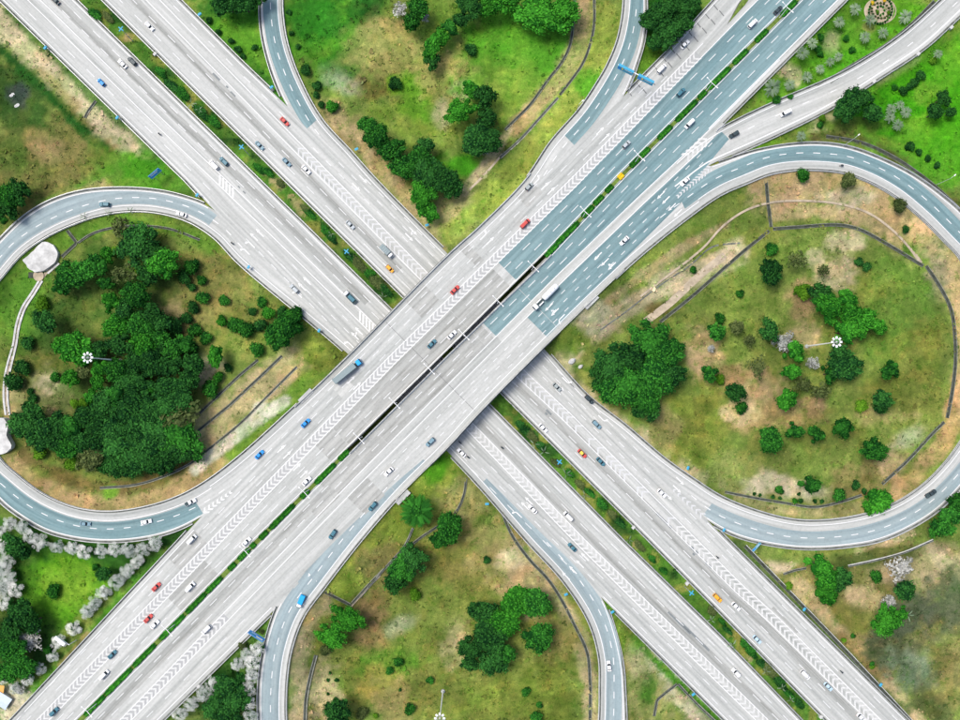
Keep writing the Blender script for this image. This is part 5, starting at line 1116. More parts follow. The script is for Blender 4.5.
ORD = ['leftmost', 'second from left', 'third from left', 'fourth from left', 'fifth from left', 'sixth from left', 'seventh from left', 'eighth from left', 'ninth from left', 'tenth from left'] + [w + ' from left' for w in 'eleventh twelfth thirteenth fourteenth fifteenth sixteenth seventeenth eighteenth nineteenth twentieth twenty-first twenty-second twenty-third twenty-fourth twenty-fifth twenty-sixth twenty-seventh twenty-eighth twenty-ninth thirtieth thirty-first thirty-second thirty-third thirty-fourth thirty-fifth thirty-sixth thirty-seventh thirty-eighth thirty-ninth fortieth forty-first forty-second forty-third forty-fourth forty-fifth'.split()]
CW = {'dark': 'dark green', 'mid': 'green', 'bright': 'bright green', 'lime': 'lime green', 'olive': 'olive green', 'silver': 'silvery', 'palegreen': 'pale grey-green', 'grey': 'bare grey'}
def sizew(k, r):
    if k == 'tree': return 'large' if r >= 14 else ('' if r >= 10.5 else 'small')
    if k == 'bush': return 'round' if r >= 5 else 'tiny' if r < 3.2 else 'small'
    return ''
buck = {}
for i, (rg, k, c, x, y, r) in enumerate(PLANTS): buck.setdefault((rg, k, c, sizew(k, r)), []).append((x, y, i))
LAB = {}
PREP = {L_: 'inside the', N_: 'inside the', E_: 'inside the', S2: 'inside the', SW: 'in the', MD: 'in the', 'lawn left of the upper loop': 'on the', VL: 'on the'}
KW = {'tree': 'tree', 'bush': 'bush', 'bare tree': 'twiggy tree', 'palm': 'palm', 'young palm': 'young palm', 'radial palm': 'spiky round tree', 'silver palm': 'palm-like tree'}
for (rg, k, c, sz), L in buck.items():
    L.sort()
    for n_, (x, y, i) in enumerate(L):
        t = ' '.join(w for w in (sz, CW[c], KW[k], PREP.get(rg, 'in the'), rg) if w)
        if len(L) > 1: t += ', ' + (ORD[n_] if n_ < len(L) - 1 or len(L) == 2 and n_ == 0 else 'rightmost') + ' such'
        LAB[i] = t
for i, (rg, k, c, px, py, r) in enumerate(PLANTS):
    R = r * S * (1.26 if rg == L_ and k == 'tree' else 1.16 if k == 'tree' else 1.06); rnd = random.Random(i * 13 + 5)
    if k in ('tree',):
        hgt = min(9.0, R * 1.15 + 1.2); x, y, z = onground(px, py, hgt); e = empty('broadleaf_tree', (x, y, z)); cat = 'tree'; gp = 'trees ' + PREP.get(rg, 'in the') + ' ' + rg
        lib = CROWN_BIG if r >= 13 else (CROWN_CLUMP if (c in ('bright', 'mid') and rnd.random() < .6) else CROWN_MED)
        if c == 'olive': lib = LOOSE + CROWN_MED[:1]
        sx = rnd.uniform(.84, 1.2); sz = min(R * .95, 5.6) * rnd.uniform(.85, 1.1)
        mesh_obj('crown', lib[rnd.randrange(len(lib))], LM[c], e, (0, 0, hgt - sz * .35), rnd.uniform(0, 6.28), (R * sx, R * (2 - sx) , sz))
        mesh_obj('trunk', TRUNK[i % 3], M['bark'], e, (0, 0, -.2), rnd.uniform(0, 6.28), (R * .9, R * .9, hgt * .95))
    elif k == 'bush':
        hgt = R * .55; x, y, z = onground(px, py, hgt); e = empty('bush', (x, y, z)); cat = 'bush'; gp = 'bushes ' + PREP.get(rg, 'in the') + ' ' + rg
        mesh_obj('leaves', BUSH[i % 3], LM[c if rg != MD or rnd.random() < .25 else rnd.choice(('mid', 'olive', 'mid'))], e, (0, 0, hgt * .6), rnd.uniform(0, 6.28) if rg != MD else -math.pi / 4, (R * rnd.uniform(.92, 1.08) * (rnd.uniform(1.5, 2.6) if rg == MD else 1), R * rnd.uniform(.82, 1.12), R * (.9 if rg != MD else .6)))
        mesh_obj('stem', TRUNK[i % 3], M['bark'], e, (0, 0, -.1), 0, (R * .6, R * .6, hgt))
    elif k in ('palm', 'young palm', 'radial palm'):
        hgt = {'palm': 3.6, 'young palm': 1.6, 'radial palm': 6.0}[k]; x, y, z = onground(px, py, hgt); e = empty(k.replace(' ', '_') if k != 'radial palm' else 'spiky_tree', (x, y, z)); cat = 'palm' if k != 'radial palm' else 'tree'; gp = k + 's ' + PREP.get(rg, 'in the') + ' ' + rg
        lib = {'palm': PALM, 'young palm': YPALM, 'radial palm': [GRADIAL]}[k]
        mesh_obj('fronds', lib[i % len(lib)], LM[c], e, (0, 0, hgt), rnd.uniform(0, 6.28), R * (.92 if rg in (PG, VL) else 1.12))
        if k == 'radial palm': mesh_obj('inner_leaves', BUSH[0], LM['mid'], e, (0, 0, hgt - .6), 0, (R * .9, R * .9, R * .55))
        m = MB(); m.tube((0, 0, -.3), (0, 0, hgt), .22, .14, 7); m.build('trunk', M['bark'], e)
    elif k == 'silver palm':
        hgt = 5.0; x, y, z = onground(px, py, hgt); e = empty('silver_tree', (x, y, z)); cat = 'tree'; gp = 'silvery trees ' + PREP.get(rg, 'in the') + ' ' + rg
        mesh_obj('crown', FAN[i % 4], LM['silver'], e, (0, 0, hgt - R * .3), rnd.uniform(0, 6.28), (R * .98, R * .98, R * .85))
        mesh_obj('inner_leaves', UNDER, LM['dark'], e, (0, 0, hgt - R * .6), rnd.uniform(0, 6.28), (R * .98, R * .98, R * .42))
        m = MB(); m.tube((0, 0, -.3), (0, 0, hgt - R * .3), .2, .14, 7); m.build('trunk', M['bark'], e)
    else:
        x, y, z = onground(px, py, 3.0); e = empty('bare_tree', (x, y, z)); cat = 'tree'; gp = 'bare twiggy trees'
        mesh_obj('branches', BARE[i % 2], M['greybark'], e, (0, 0, 0), rnd.uniform(0, 6.28), (R * 1.5, R * 1.5, R * .8 + 1.5))
        mesh_obj('fine_twigs', LOOSE[i % 3], LM['ash'], e, (0, 0, 2.6 + R * .2), rnd.uniform(0, 6.28), (R * .95, R * .95, R * .5))
    tag(e, LAB[i], cat, gp)
# hedges of the overpass median
HEDGE = crown_mesh('hedge_leaves', [(x_, y_, .0, .30) for x_ in np.arange(-.86, .9, .19) for y_ in (-.22, .22)], 26, .085, 5, .95)
HG = [(797, 783), (768, 757), (748, 735), (730, 710), (697, 678), (672, 660), (650, 642), (640, 632), (613, 607), (603, 595), (593, 583), (577, 557), (556, 545), (349, 340), (335, 317), (309, 302), (294, 272), (268, 261), (256, 252), (250, 240), (236, 230), (222, 208), (206, 188), (184, 162), (155, 135), (131, 107), (104, 86), (707, 700), (624, 620)]
HG.sort()
for n_, (x1, x0) in enumerate(HG):
    t = (x0 + x1) / 2; c = (float(b1r(t)) + float(b2l(t))) / 2; d = 2 * t - 800; px, py = (c + d) / 2, (c - d) / 2; z = zfB(px, py)
    e = empty('hedge', P(px, py, z), R_(45)); L = (x1 - x0) * 1.414 * S
    fl = x0 == 620
    mesh_obj('hedge_leaves', HEDGE, LM['yellow' if fl else 'bright'], e, (0, 0, .45), 0, (L / 2, 2.3, 1.7))
    m = MB(); m.tube((-L * .35, 0, -.2), (L * .35, 0, .4), .08, .06, 5); m.build('stems', M['bark'], e)
    tag(e, ('yellow flowering clump in the overpass median near the top' if fl else 'clipped green hedge segment in the overpass median, %s' % (ORD[n_])), 'hedge', 'hedge segments in the overpass median')
# round flower bed
fb = empty('flower_bed', onground(880, 11)); tag(fb, 'round flower bed with ring hedge and yellow blossoms in the palm garden', 'flower bed')
m = MB(); ring = [[(math.cos(a) * rr * 15.5 * S, math.sin(a) * rr * 13 * S, zz) for a in np.linspace(0, 2 * math.pi, 40, endpoint=False)] for rr, zz in ((1.04, -.5), (1.04, .25), (.97, .3), (.97, .12), (.02, .22))]
m.loft(ring, False, True); m.build('bed_kerb', M['dirtpath'], fb)
r_ = random.Random(3)
for rr, nn in ((.86, 26), (.58, 16), (.3, 8)):
    m_lobes = [(math.cos(a) * rr, math.sin(a) * rr, 0, .085) for a in np.linspace(0, 2 * math.pi * .9, nn)]
    mesh_obj('ring_hedge', crown_mesh('ring_hedge', m_lobes, 120, .04, int(rr * 100), .95), LM['mid' if rr != .58 else 'olive'], fb, (0, 0, .35), rr * 5, (15.5 * S, 13 * S, 7))
for dx, dy in ((-8, 7), (4, 10), (8, -3), (-3, -2)): mesh_obj('blossom', BUSH[0], LM['yellow' if dy > 5 else 'lime'], fb, (dx * S, dy * S, .5), 0, (2.2 * S, 2.2 * S, .9))

# ------------------------------------------------------------------ tufts of grass and weeds scattered over the open ground (nobody could count them)
NT = 42000
tx = rng.uniform(-212, 214, NT); ty = rng.uniform(-146, 172, NT)
ix = np.clip(np.searchsorted(GX, tx) - 1, 0, len(GX) - 2); iy = np.clip(np.searchsorted(GY, ty) - 1, 0, len(GY) - 2)
rdg = rd.reshape(gx.shape)[iy, ix]; dens = vnoise(tx, ty, 9, 71) * .6 + vnoise(tx, ty, 3, 72) * .4
ok = (rdg > 1.8) & (dens + rng.normal(0, .07, NT) > .44); tx, ty, ix, iy = tx[ok], ty[ok], ix[ok], iy[ok]
tz = np.array([ground_z(a, b) for a, b in zip(tx, ty)]); n = len(tx); cc = colr.reshape(gx.shape + (3,))[iy, ix]
lum = cc.mean(1, keepdims=True); var = rng.uniform(.55, 1.3, (n, 1)); grn = rng.random((n, 1)) < .6
tc_ = np.where(grn, cc * var * np.array([.78, .98, .7]), cc * var * np.array([1.18, 1.1, 1.05])); V = []; C = []
sz = rng.uniform(.22, .75, n) * (1 + (rng.random(n) < .06) * .9)
for k in range(4):
    a = rng.uniform(0, 6.28, n); d = np.stack([np.cos(a), np.sin(a), 0 * a], 1); s_ = np.stack([-np.sin(a), np.cos(a), 0 * a], 1); p = np.stack([tx, ty, tz], 1)
    w = sz[:, None]; up_ = np.array([0, 0, 1.0])
    q = np.stack([p - s_ * w * .3 - up_ * .05, p + s_ * w * .3 - up_ * .05, p + d * w * .9 + s_ * w * .35 + up_ * w * .55, p + d * w * .9 - s_ * w * .35 + up_ * w * .5], 1)
    V.append(q.reshape(-1, 3)); C.append(np.repeat(tc_ * rng.uniform(.85, 1.15, (n, 1)), 4, axis=0))
V = np.concatenate(V); C = np.clip(np.concatenate(C), .003, .9); F = np.arange(len(V)).reshape(-1, 4)
me = bpy.data.meshes.new('grass_tufts'); me.vertices.add(len(V)); me.vertices.foreach_set('co', V.astype(np.float32).ravel()); me.loops.add(len(V)); me.loops.foreach_set('vertex_index', np.arange(len(V), dtype=np.int32))
me.polygons.add(len(F)); me.polygons.foreach_set('loop_start', (np.arange(len(F)) * 4).astype(np.int32)); me.polygons.foreach_set('loop_total', np.full(len(F), 4, np.int32)); me.update(calc_edges=True)
ca = me.color_attributes.new('cover', 'FLOAT_COLOR', 'POINT'); ca.data.foreach_set('color', np.concatenate([C, np.ones((len(C), 1))], 1).astype(np.float32).ravel())
mt, nn_, bb = nt('tuft_blades', .9, .1); at = nn_.nodes.new('ShaderNodeAttribute'); at.attribute_name = 'cover'; nn_.links.new(at.outputs['Color'], bb.inputs['Base Color'])
tag(mesh_obj('grass_tufts', me, mt), 'tufts of grass and weeds scattered over the open ground', 'grass', kind='stuff')
# ------------------------------------------------------------------ vehicles (x forward, metres)
def car_paint(name, c, coat=.08): return plain(name, c, 0.5, 0.25, 0.0, var=0.05, scale=.6, coat=coat)
CP = {'white': car_paint('white_car_paint', (.80, .81, .82)), 'silver': car_paint('silver_car_paint', (.42, .46, .48)), 'greyblue': car_paint('grey_blue_car_paint', (.16, .27, .33)), 'dark': car_paint('dark_car_paint', (.035, .055, .065)), 'teal': car_paint('teal_car_paint', (.05, .16, .21)), 'blue': car_paint('blue_car_paint', (.01, .24, .62)), 'red': car_paint('red_car_paint', (.52, .07, .06)), 'orange': car_paint('orange_taxi_paint', (.78, .36, .03)), 'paleblue': car_paint('pale_blue_car_paint', (.42, .56, .64)), 'lightgrey': car_paint('light_grey_car_paint', (.30, .34, .34)), 'yellow': car_paint('yellow_roof_paint', (.8, .55, .08)), 'trailer': car_paint('grey_trailer_sheet', (.20, .26, .27), .1), 'cyan': car_paint('bright_blue_cab_paint', (.01, .34, .72))}
M['glass'] = plain('car_glass', (.018, .026, .03), .25, .3, var=.02); M['tyre'] = plain('tyre_rubber', (.02, .02, .02), .8, .2); M['rim'] = plain('wheel_rim', (.4, .4, .42), .35, .5, .6)
M['headlamp'] = plain('headlamp_glass', (.8, .82, .85), .1, .6); M['taillamp'] = plain('tail_lamp_red', (.5, .02, .02), .2, .5); M['cargo'] = plain('dark_cargo', (.05, .075, .08), .8, .2, var=.5)
def rrect(x0, x1, w, z, r=.35, taper=1.0, n=4):
    """rounded rectangle ring; front (x1) half-width scaled by taper"""
    out = []
    for cx, cy, a0 in ((x1 - r, w/2*taper - r, 0), (x0 + r, w/2 - r, 90), (x0 + r, -w/2 + r, 180), (x1 - r, -w/2*taper + r, 270)):
        for k in range(n): a = R_(a0 + 90 * k / (n - 1)); out.append((cx + r * math.cos(a), cy + r * math.sin(a), z))
    return out
VM = {}
def car_meshes(kind):
    if kind in VM: return VM[kind]
    L, W, zb, zr, cab, roof, hood = {'sedan': (4.6, 1.80, .88, 1.42, (-1.75, 1.05), (-1.15, .30), .80), 'hatch': (4.0, 1.72, .92, 1.48, (-1.95, 1.05), (-1.55, .30), .86), 'suv': (4.6, 1.86, 1.05, 1.70, (-2.2, 1.05), (-1.9, .40), .98), 'van': (4.9, 1.86, 1.1, 1.92, (-2.4, 1.75), (-2.25, 1.05), 1.05), 'pickup': (5.2, 1.86, 1.05, 1.72, (-.75, 1.25), (-.5, .6), 1.0)}[kind]
    p = {}
    m = MB(); m.loft([rrect(-L/2+.08, L/2-.08, W*.92, .24, .3, .92), rrect(-L/2, L/2, W*.99, .48, .38, .92), rrect(-L/2, L/2-.02, W, .70, .40, .90), rrect(-L/2+.05, L/2-.12, W*.96, zb-.06, .36, .88), rrect(-L/2+.16, L/2-.32, W*.88, zb, .34, .86)])
    p['body'] = m.mesh('car_body')
    if kind == 'pickup':
        m = MB(); m.box(-L/2+.15, -.85, -W/2+.14, W/2-.14, zb-.02, zb+.012); p['load_bed'] = m.mesh('load_bed')
    m = MB(); m.loft([rrect(cab[0], cab[1], W*.87, zb-.03, .30, .92), rrect(cab[0]*.55+roof[0]*.45, cab[1]*.55+roof[1]*.45, W*.82, zb*.5+zr*.5, .28, .93), rrect(roof[0], roof[1], W*.73, zr-.05, .24, .94)]); p['windows'] = m.mesh('car_windows')
    m = MB(); m.loft([rrect(roof[0]-.06, roof[1]+.05, W*.76, zr-.06, .26, .94), rrect(roof[0]-.02, roof[1], W*.74, zr-.01, .26, .94), rrect(roof[0]+.12, roof[1]-.14, W*.62, zr+.03, .22, .94)]); p['roof'] = m.mesh('car_roof')
    wr = .32 if kind in ('sedan', 'hatch') else .37
    m = MB(); m.tube((0, -.11, 0), (0, .11, 0), wr, wr, 14); p['tyre'] = m.mesh('tyre'); m = MB(); m.tube((0, -.12, 0), (0, .12, 0), wr*.6, wr*.6, 10); p['rim'] = m.mesh('rim')
    m = MB(); m.box(-.10, .10, -.19, .19, -.07, .07); p['lamp'] = m.mesh('lamp')
    m = MB(); m.box(-.09, .09, -.11, .11, -.07, .07); p['mirror'] = m.mesh('mirror')
    VM[kind] = (p, L, W, zb, wr); return VM[kind]
def car(x, y, ang, kind, colour, label, zf, roofc=None):
    p, L, W, zb, wr = car_meshes(kind); z = zf(x, y)
    e = empty('car' if kind not in ('van', 'pickup') else ('van' if kind == 'van' else 'pickup_truck'), P(x, y, z + .02), R_(-ang)); c = CP[colour]
    b = mesh_obj('body', p['body'], c, e)
    if 'load_bed' in p: mesh_obj('load_bed', p['load_bed'], M['cargo'], e)
    mesh_obj('windows', p['windows'], M['glass'], e); mesh_obj('roof', p['roof'], CP[roofc] if roofc else c, e)
    for sx in (-1, 1):
        for sy in (-1, 1):
            w = mesh_obj('wheel', p['tyre'], M['tyre'], e, (sx * L * .305, sy * (W / 2 - .12), wr)); mesh_obj('rim', p['rim'], M['rim'], w)
            mesh_obj('headlight' if sx > 0 else 'tail_light', p['lamp'], M['headlamp'] if sx > 0 else M['taillamp'], e, (sx * (L / 2 - .16), sy * W * .36, .66 if sx > 0 else .74))
    for sy in (-1, 1): mesh_obj('mirror', p['mirror'], c, e, (L * .16, sy * (W / 2 + .06), zb + .05))
    return tag(e, label, 'van' if kind == 'van' else 'pickup truck' if kind == 'pickup' else 'car', 'vehicles on the roads')
NWd, SEd, NEd, SWd = 225, 45, -45, 135
def zR(r):
    def f(x, y): i = int(np.argmin(np.sum(((r.a + r.b) / 2 - (x, y)) ** 2, 1))); return float((r.za[i] + r.zb[i]) / 2)
    return f
A_, B_ = zfA, zfB
CARS = [
 (56, 1, NWd, 'sedan', 'dark', 'dark car cut by the top edge on the upper left road', A_), (123, 64.5, NWd, 'sedan', 'white', 'white car beside a dark car on the upper left road', A_), (133, 62, NWd, 'suv', 'dark', 'dark car beside a white car near the green median, upper left', A_), (102, 83, NWd, 'hatch', 'blue', 'bright blue car on the upper left road', A_),
 (214.5, 165.5, NWd, 'van', 'white', 'white van beside a dark car on the road above the left loop', A_), (224.5, 162, NWd, 'suv', 'teal', 'dark teal car beside a white van above the left loop', A_), (294.7, 289, NWd, 'suv', 'silver', 'silver car passing lane arrows right of the left loop', A_),
 (532.5, 509, NWd, 'sedan', 'white', 'white car left of the chevrons below the overpass', A_), (568, 516, NWd, 'van', 'white', 'white van right of the chevrons below the overpass', A_), (572, 547, NWd, 'sedan', 'teal', 'dark teal car left of the chevrons above the lower loop ramp', A_), (461.5, 452.5, NWd, 'sedan', 'white', 'white car between motorcycles just below the overpass edge', A_), (735.5, 672, NWd, 'suv', 'white', 'white car on the lower road near the bottom edge', A_),
 (150, 27, SEd, 'sedan', 'white', 'lone white car at the top of the upper left road', A_), (285, 122, SEd, 'sedan', 'red', 'red car beside the end of the upper loop ramp', A_), (260, 146, SEd, 'sedan', 'greyblue', 'grey-blue car by the median, upper one of two', A_), (287, 162.5, SEd, 'sedan', 'greyblue', 'grey-blue car by the median, lower one of two beside a white car', A_), (306.5, 170, SEd, 'sedan', 'white', 'white car right of two grey-blue cars above the overpass', A_), (350.5, 225, SEd, 'sedan', 'silver', 'silver car by the median between the box truck and a white car', A_), (390, 269, SEd, 'hatch', 'orange', 'orange taxi beside the green median just above the overpass', A_),
 (556.7, 387, SEd, 'sedan', 'lightgrey', 'grey car on the lower road near the overpass and big trees', A_), (589, 399.5, SEd, 'suv', 'dark', 'dark car half under the big tree clump in the right loop', A_), (543, 428, SEd, 'sedan', 'white', 'white car beside the median just below the overpass', A_), (596.5, 424.5, SEd, 'suv', 'greyblue', 'grey-blue car below the big tree clump on the lower road', A_), (582, 453.5, SEd, 'sedan', 'red', 'red taxi with yellow roof near the median below the overpass', A_), (600.5, 461.5, SEd, 'sedan', 'teal', 'dark teal car right of the red taxi', A_), (661.5, 493, SEd, 'sedan', 'white', 'white car in the lanes leading into the right loop', A_), (717, 597.5, SEd, 'suv', 'orange', 'orange taxi beside the median at the lower right', A_), (735.5, 606, SEd, 'sedan', 'white', 'white car just right of the lower right orange taxi', A_), (756.5, 639, SEd, 'sedan', 'paleblue', 'pale blue car beside the median at the lower right', A_), (804.5, 674, SEd, 'van', 'white', 'white van beside a pale blue car at the lower right', A_), (827.5, 686, SEd, 'sedan', 'paleblue', 'pale blue car just right of the white van at the lower right', A_), (860.5, 717, SEd, 'sedan', 'white', 'white car cut by the bottom edge at the lower right', A_),
 (105.5, 205, 182, 'suv', 'teal', 'dark teal car at the top of the left loop', zR(RA1)), (182, 214.5, 198, 'sedan', 'white', 'white car entering the left loop at its top right', zR(RA1)), (86, 523.5, 4, 'sedan', 'greyblue', 'grey-blue car at the bottom of the left loop', zR(RB1)), (147, 521.5, -12, 'sedan', 'white', 'white car at the bottom of the left loop', zR(RB1)), (191, 502, -26, 'pickup', 'white', 'white pickup leaving the left loop towards the overpass', zR(RB1)), (930, 493.5, -32, 'pickup', 'dark', 'dark pickup on the right loop at its lower right', zR(RA2)), (608.7, 665.5, 262, 'sedan', 'white', 'white car climbing the right ramp of the lower loop', zR(RA1)),
 (785, 113.5, 153, 'van', 'white', 'white van on the pale slip road at the upper right', B_), (733.5, 135, 150, 'suv', 'dark', 'dark car on the pale slip road near its merge', B_), (684.5, 45, NEd, 'sedan', 'white', 'white car on the barred exit lanes at the top', B_), (661, 69.5, NEd, 'van', 'white', 'white van on the barred exit lanes near the blue gantry', B_),
 (680.5, 93, NEd, 'suv', 'teal', 'teal car on the blue asphalt below the blue gantry', B_), (752, 24.5, NEd, 'van', 'white', 'white van on the blue asphalt near the top edge', B_), (777.5, 11, NEd, 'sedan', 'dark', 'dark car beside the hedge at the top of the overpass', B_), (626, 145, NEd, 'hatch', 'silver', 'silver car on the blue asphalt beside the chevrons', B_), (525, 224, NEd, 'van', 'red', 'red van beside the chevrons on the upper part of the overpass', B_), (529, 187, NEd, 'hatch', 'lightgrey', 'grey car at the foot of the upper loop right ramp', B_), (455, 290, NEd, 'sedan', 'red', 'red car left of the chevrons at the middle of the overpass', B_), (432, 344, NEd, 'sedan', 'teal', 'dark teal car beside the black gap on the overpass', B_), (452, 335, NEd, 'sedan', 'white', 'white car hugging the black gap on the overpass', B_), (306, 423, NEd, 'sedan', 'blue', 'bright blue car behind the long trailer truck', B_), (260, 454.5, NEd, 'sedan', 'blue', 'bright blue car nearer the left loop, the lower of two', B_), (307, 481, NEd, 'sedan', 'white', 'white car by the hedge median near the drain bank', B_), (247, 541.5, NEd, 'sedan', 'white', 'white car by the hedge median, lower middle left', B_), (191, 586.5, NEd, 'van', 'white', 'white van by the median on the worn field, lower left', B_), (192.5, 539, NEd, 'van', 'white', 'white van below the nose of the left loop', B_), (157, 586.5, NEd, 'sedan', 'red', 'red car left of the chevrons at the lower left', B_), (149, 618, NEd, 'sedan', 'red', 'red car right of the chevrons at the lower left', B_), (155.5, 624, NEd, 'sedan', 'white', 'white car just right of a red car at the lower left', B_), (113, 654, NEd, 'sedan', 'teal', 'teal car right of the chevrons at the lower left', B_), (105, 674, NEd, 'van', 'white', 'white van between two teal cars at the lower left', B_), (55, 711, NEd, 'suv', 'teal', 'teal car at the bottom edge in the lower left', B_),
 (689, 124.5, SWd, 'van', 'white', 'white van on the blue asphalt left of the slip road nose', B_), (684.5, 182, SWd, 'sedan', 'white', 'white car beside the small chevrons where the right loop merges', B_), (624, 241, SWd, 'sedan', 'white', 'white car on the blue collector lanes above the tanker', B_), (430.5, 442, SWd, 'suv', 'greyblue', 'grey-blue car on the overpass near its lower edge', B_), (389, 471.5, SWd, 'sedan', 'white', 'white car beside the striped line below the overpass', B_), (373, 506, 130, 'suv', 'teal', 'dark teal car heading for the lower loop left ramp, upper one', B_), (333, 534, 125, 'suv', 'teal', 'dark teal car heading for the lower loop left ramp, lower one', B_), (207, 629, SWd, 'van', 'white', 'white van alone on the lower left carriageway', B_)]
for c in CARS: car(*c[:7], roofc='yellow' if 'yellow roof' in c[5] else None)
def wheels(e, xs, w, r=.48):
    m = MB(); m.tube((0, -.16, 0), (0, .16, 0), r, r, 12); me = m.mesh('truck_tyre'); m = MB(); m.tube((0, -.17, 0), (0, .17, 0), r * .55, r * .55, 10); mr = m.mesh('truck_rim')
    for x in xs:
        for s in (-1, 1): q = mesh_obj('wheel', me, M['tyre'], e, (x, s * (w / 2 - .2), r)); mesh_obj('rim', mr, M['rim'], q)
def cab(e, x0, x1, w, h, mat):
    m = MB(); m.loft([rrect(x0, x1, w, .45, .2), rrect(x0, x1, w, 1.3, .2), rrect(x0, x1 - .05, w * .98, 1.6, .22), rrect(x0 + .03, x1 - .45, w * .92, h - .1, .22), rrect(x0 + .1, x1 - .55, w * .86, h, .22)]); c = m.build('cab', mat, e)
    m = MB(); m.quad((x1 - .03, -w * .42, 1.65), (x1 - .03, w * .42, 1.65), (x1 - .42, w * .38, h - .2), (x1 - .42, -w * .38, h - .2)); m.build('windscreen', M['glass'], c)
    for s in (-1, 1):
        m = MB(); m.box(x1 - .06, x1 + .04, s * w * .34 - .16, s * w * .34 + .16, .75, .95); m.build('headlight', M['headlamp'], c)
        m = MB(); m.box(x1 - .45, x1 - .3, s * (w / 2 + .16) - .1, s * (w / 2 + .16) + .1, 1.5, 2.1); m.build('mirror', M['cargo'], c)
def chassis(e, x0, x1, w=1.0):
    m = MB(); m.box(x0, x1, -w / 2, w / 2, .5, .85); m.build('chassis', M['cargo'], e)
# box truck above the overpass
e = empty('box_truck', P(387, 252, 0), R_(-SEd)); chassis(e, -3.2, 3.0); wheels(e, (-2.1, 2.1), 2.2); cab(e, 1.7, 3.3, 2.1, 2.3, CP['white'])
m = MB(); m.loft([rrect(-3.3, 1.55, 2.35, .9, .08), rrect(-3.3, 1.55, 2.35, 2.9, .08), rrect(-3.25, 1.5, 2.25, 2.98, .08)]); m.build('cargo_box', CP['trailer'], e)
for k in range(5): m = MB(); m.box(-2.9 + k, -2.82 + k, -1.13, 1.13, 2.98, 3.02); m.build('roof_rib', CP['silver'], e)
tag(e, 'small grey box truck with white cab just above the overpass', 'truck', 'vehicles on the roads')
# flatbed truck
e = empty('flatbed_truck', P(350.5, 297.5, 0), R_(-NWd)); chassis(e, -3.3, 3.0); wheels(e, (-2.2, 2.0), 2.2); cab(e, 1.6, 3.3, 2.1, 2.2, CP['white'])
m = MB(); m.box(-3.4, 1.4, -1.1, 1.1, .9, 1.1); m.build('flat_bed', M['cargo'], e)
for s in (-1, 1): m = MB(); m.box(-3.4, 1.4, s * 1.1 - .04, s * 1.1 + .04, 1.1, 1.5); m.build('side_board', CP['teal'], e)
m = MB(); m.box(-2.4, .8, -.75, .75, 1.1, 1.8); m.build('load', CP['teal'], e)
tag(e, 'flatbed truck with white cab and dark load left of the median', 'truck', 'vehicles on the roads')
# long trailer truck with bright blue cab
e = empty('trailer_truck', P(348, 371.5, zfB(348, 371.5)), R_(39)); chassis(e, -6.5, 6.6); wheels(e, (-5.4, -4.1, 2.4, 5.4), 2.45, .5); cab(e, 5.0, 7.2, 2.4, 2.9, CP['cyan'])
m = MB(); m.loft([rrect(-7.0, 4.2, 2.5, 1.05, .1), rrect(-7.0, 4.2, 2.5, 3.5, .1), rrect(-6.9, 4.1, 2.36, 3.6, .1)]); m.build('trailer', CP['trailer'], e)
m = MB(); m.box(4.25, 4.95, -.7, .7, .9, 1.9); m.build('coupling', M['cargo'], e)
tag(e, 'long grey trailer truck with bright blue cab on the overpass', 'truck', 'vehicles on the roads')
# tanker
e = empty('tanker_truck', P(545, 297.5, zfB(545, 297.5)), R_(-SWd)); chassis(e, -6.5, 6.3); wheels(e, (-5.6, -4.4, 2.6, 5.3), 2.4, .5); cab(e, 4.9, 6.9, 2.4, 2.8, CP['white'])
m = MB(); rings = []
for x, s in ((-7.0, .35), (-6.9, .75), (-6.5, .97), (-6, 1), (.2, 1), (.7, .97), (1.1, .75), (1.2, .35)): rings.append([(x, math.cos(a) * 1.2 * s, 2.25 + math.sin(a) * 1.0 * s) for a in np.linspace(0, 2 * math.pi, 16, endpoint=False)])
m.loft(rings[::-1]); tk = m.build('tank', CP['white'], e, smooth=True)
for x in (-5, -2.9, -.8): m = MB(); m.tube((x, 0, 3.2), (x, 0, 3.38), .3, .3, 10); m.build('hatch', CP['silver'], tk)
for s in (-1, 1): m = MB(); m.box(1.9, 4.3, s * .8 - .25, s * .8 + .25, .95, 1.5); m.build('saddle_tank', CP['white'], e)
m = MB(); m.box(2.4, 3.4, -.4, .4, .9, 1.35); m.build('fifth_wheel', M['cargo'], e)
tag(e, 'white tanker truck on the striped strip of the overpass', 'truck', 'vehicles on the roads')
# small blue lorry on the lower loop ramp
i = RB2.near(309, 603); e = empty('small_lorry', P(301.5, 600.5, float(RB2.za[i]) + .02), R_(-113)); chassis(e, -2.7, 2.5); wheels(e, (-1.8, 1.7), 2.0, .42); cab(e, 1.3, 2.8, 2.0, 2.1, CP['white'])
m = MB(); m.loft([rrect(-2.8, 1.15, 2.1, .85, .08), rrect(-2.8, 1.15, 2.1, 2.0, .08), rrect(-2.7, 1.05, 1.9, 2.15, .1)]); m.build('tarpaulin_box', CP['cyan'], e)
tag(e, 'small lorry with blue tarpaulin and white cab on the lower loop left ramp', 'truck', 'vehicles on the roads')
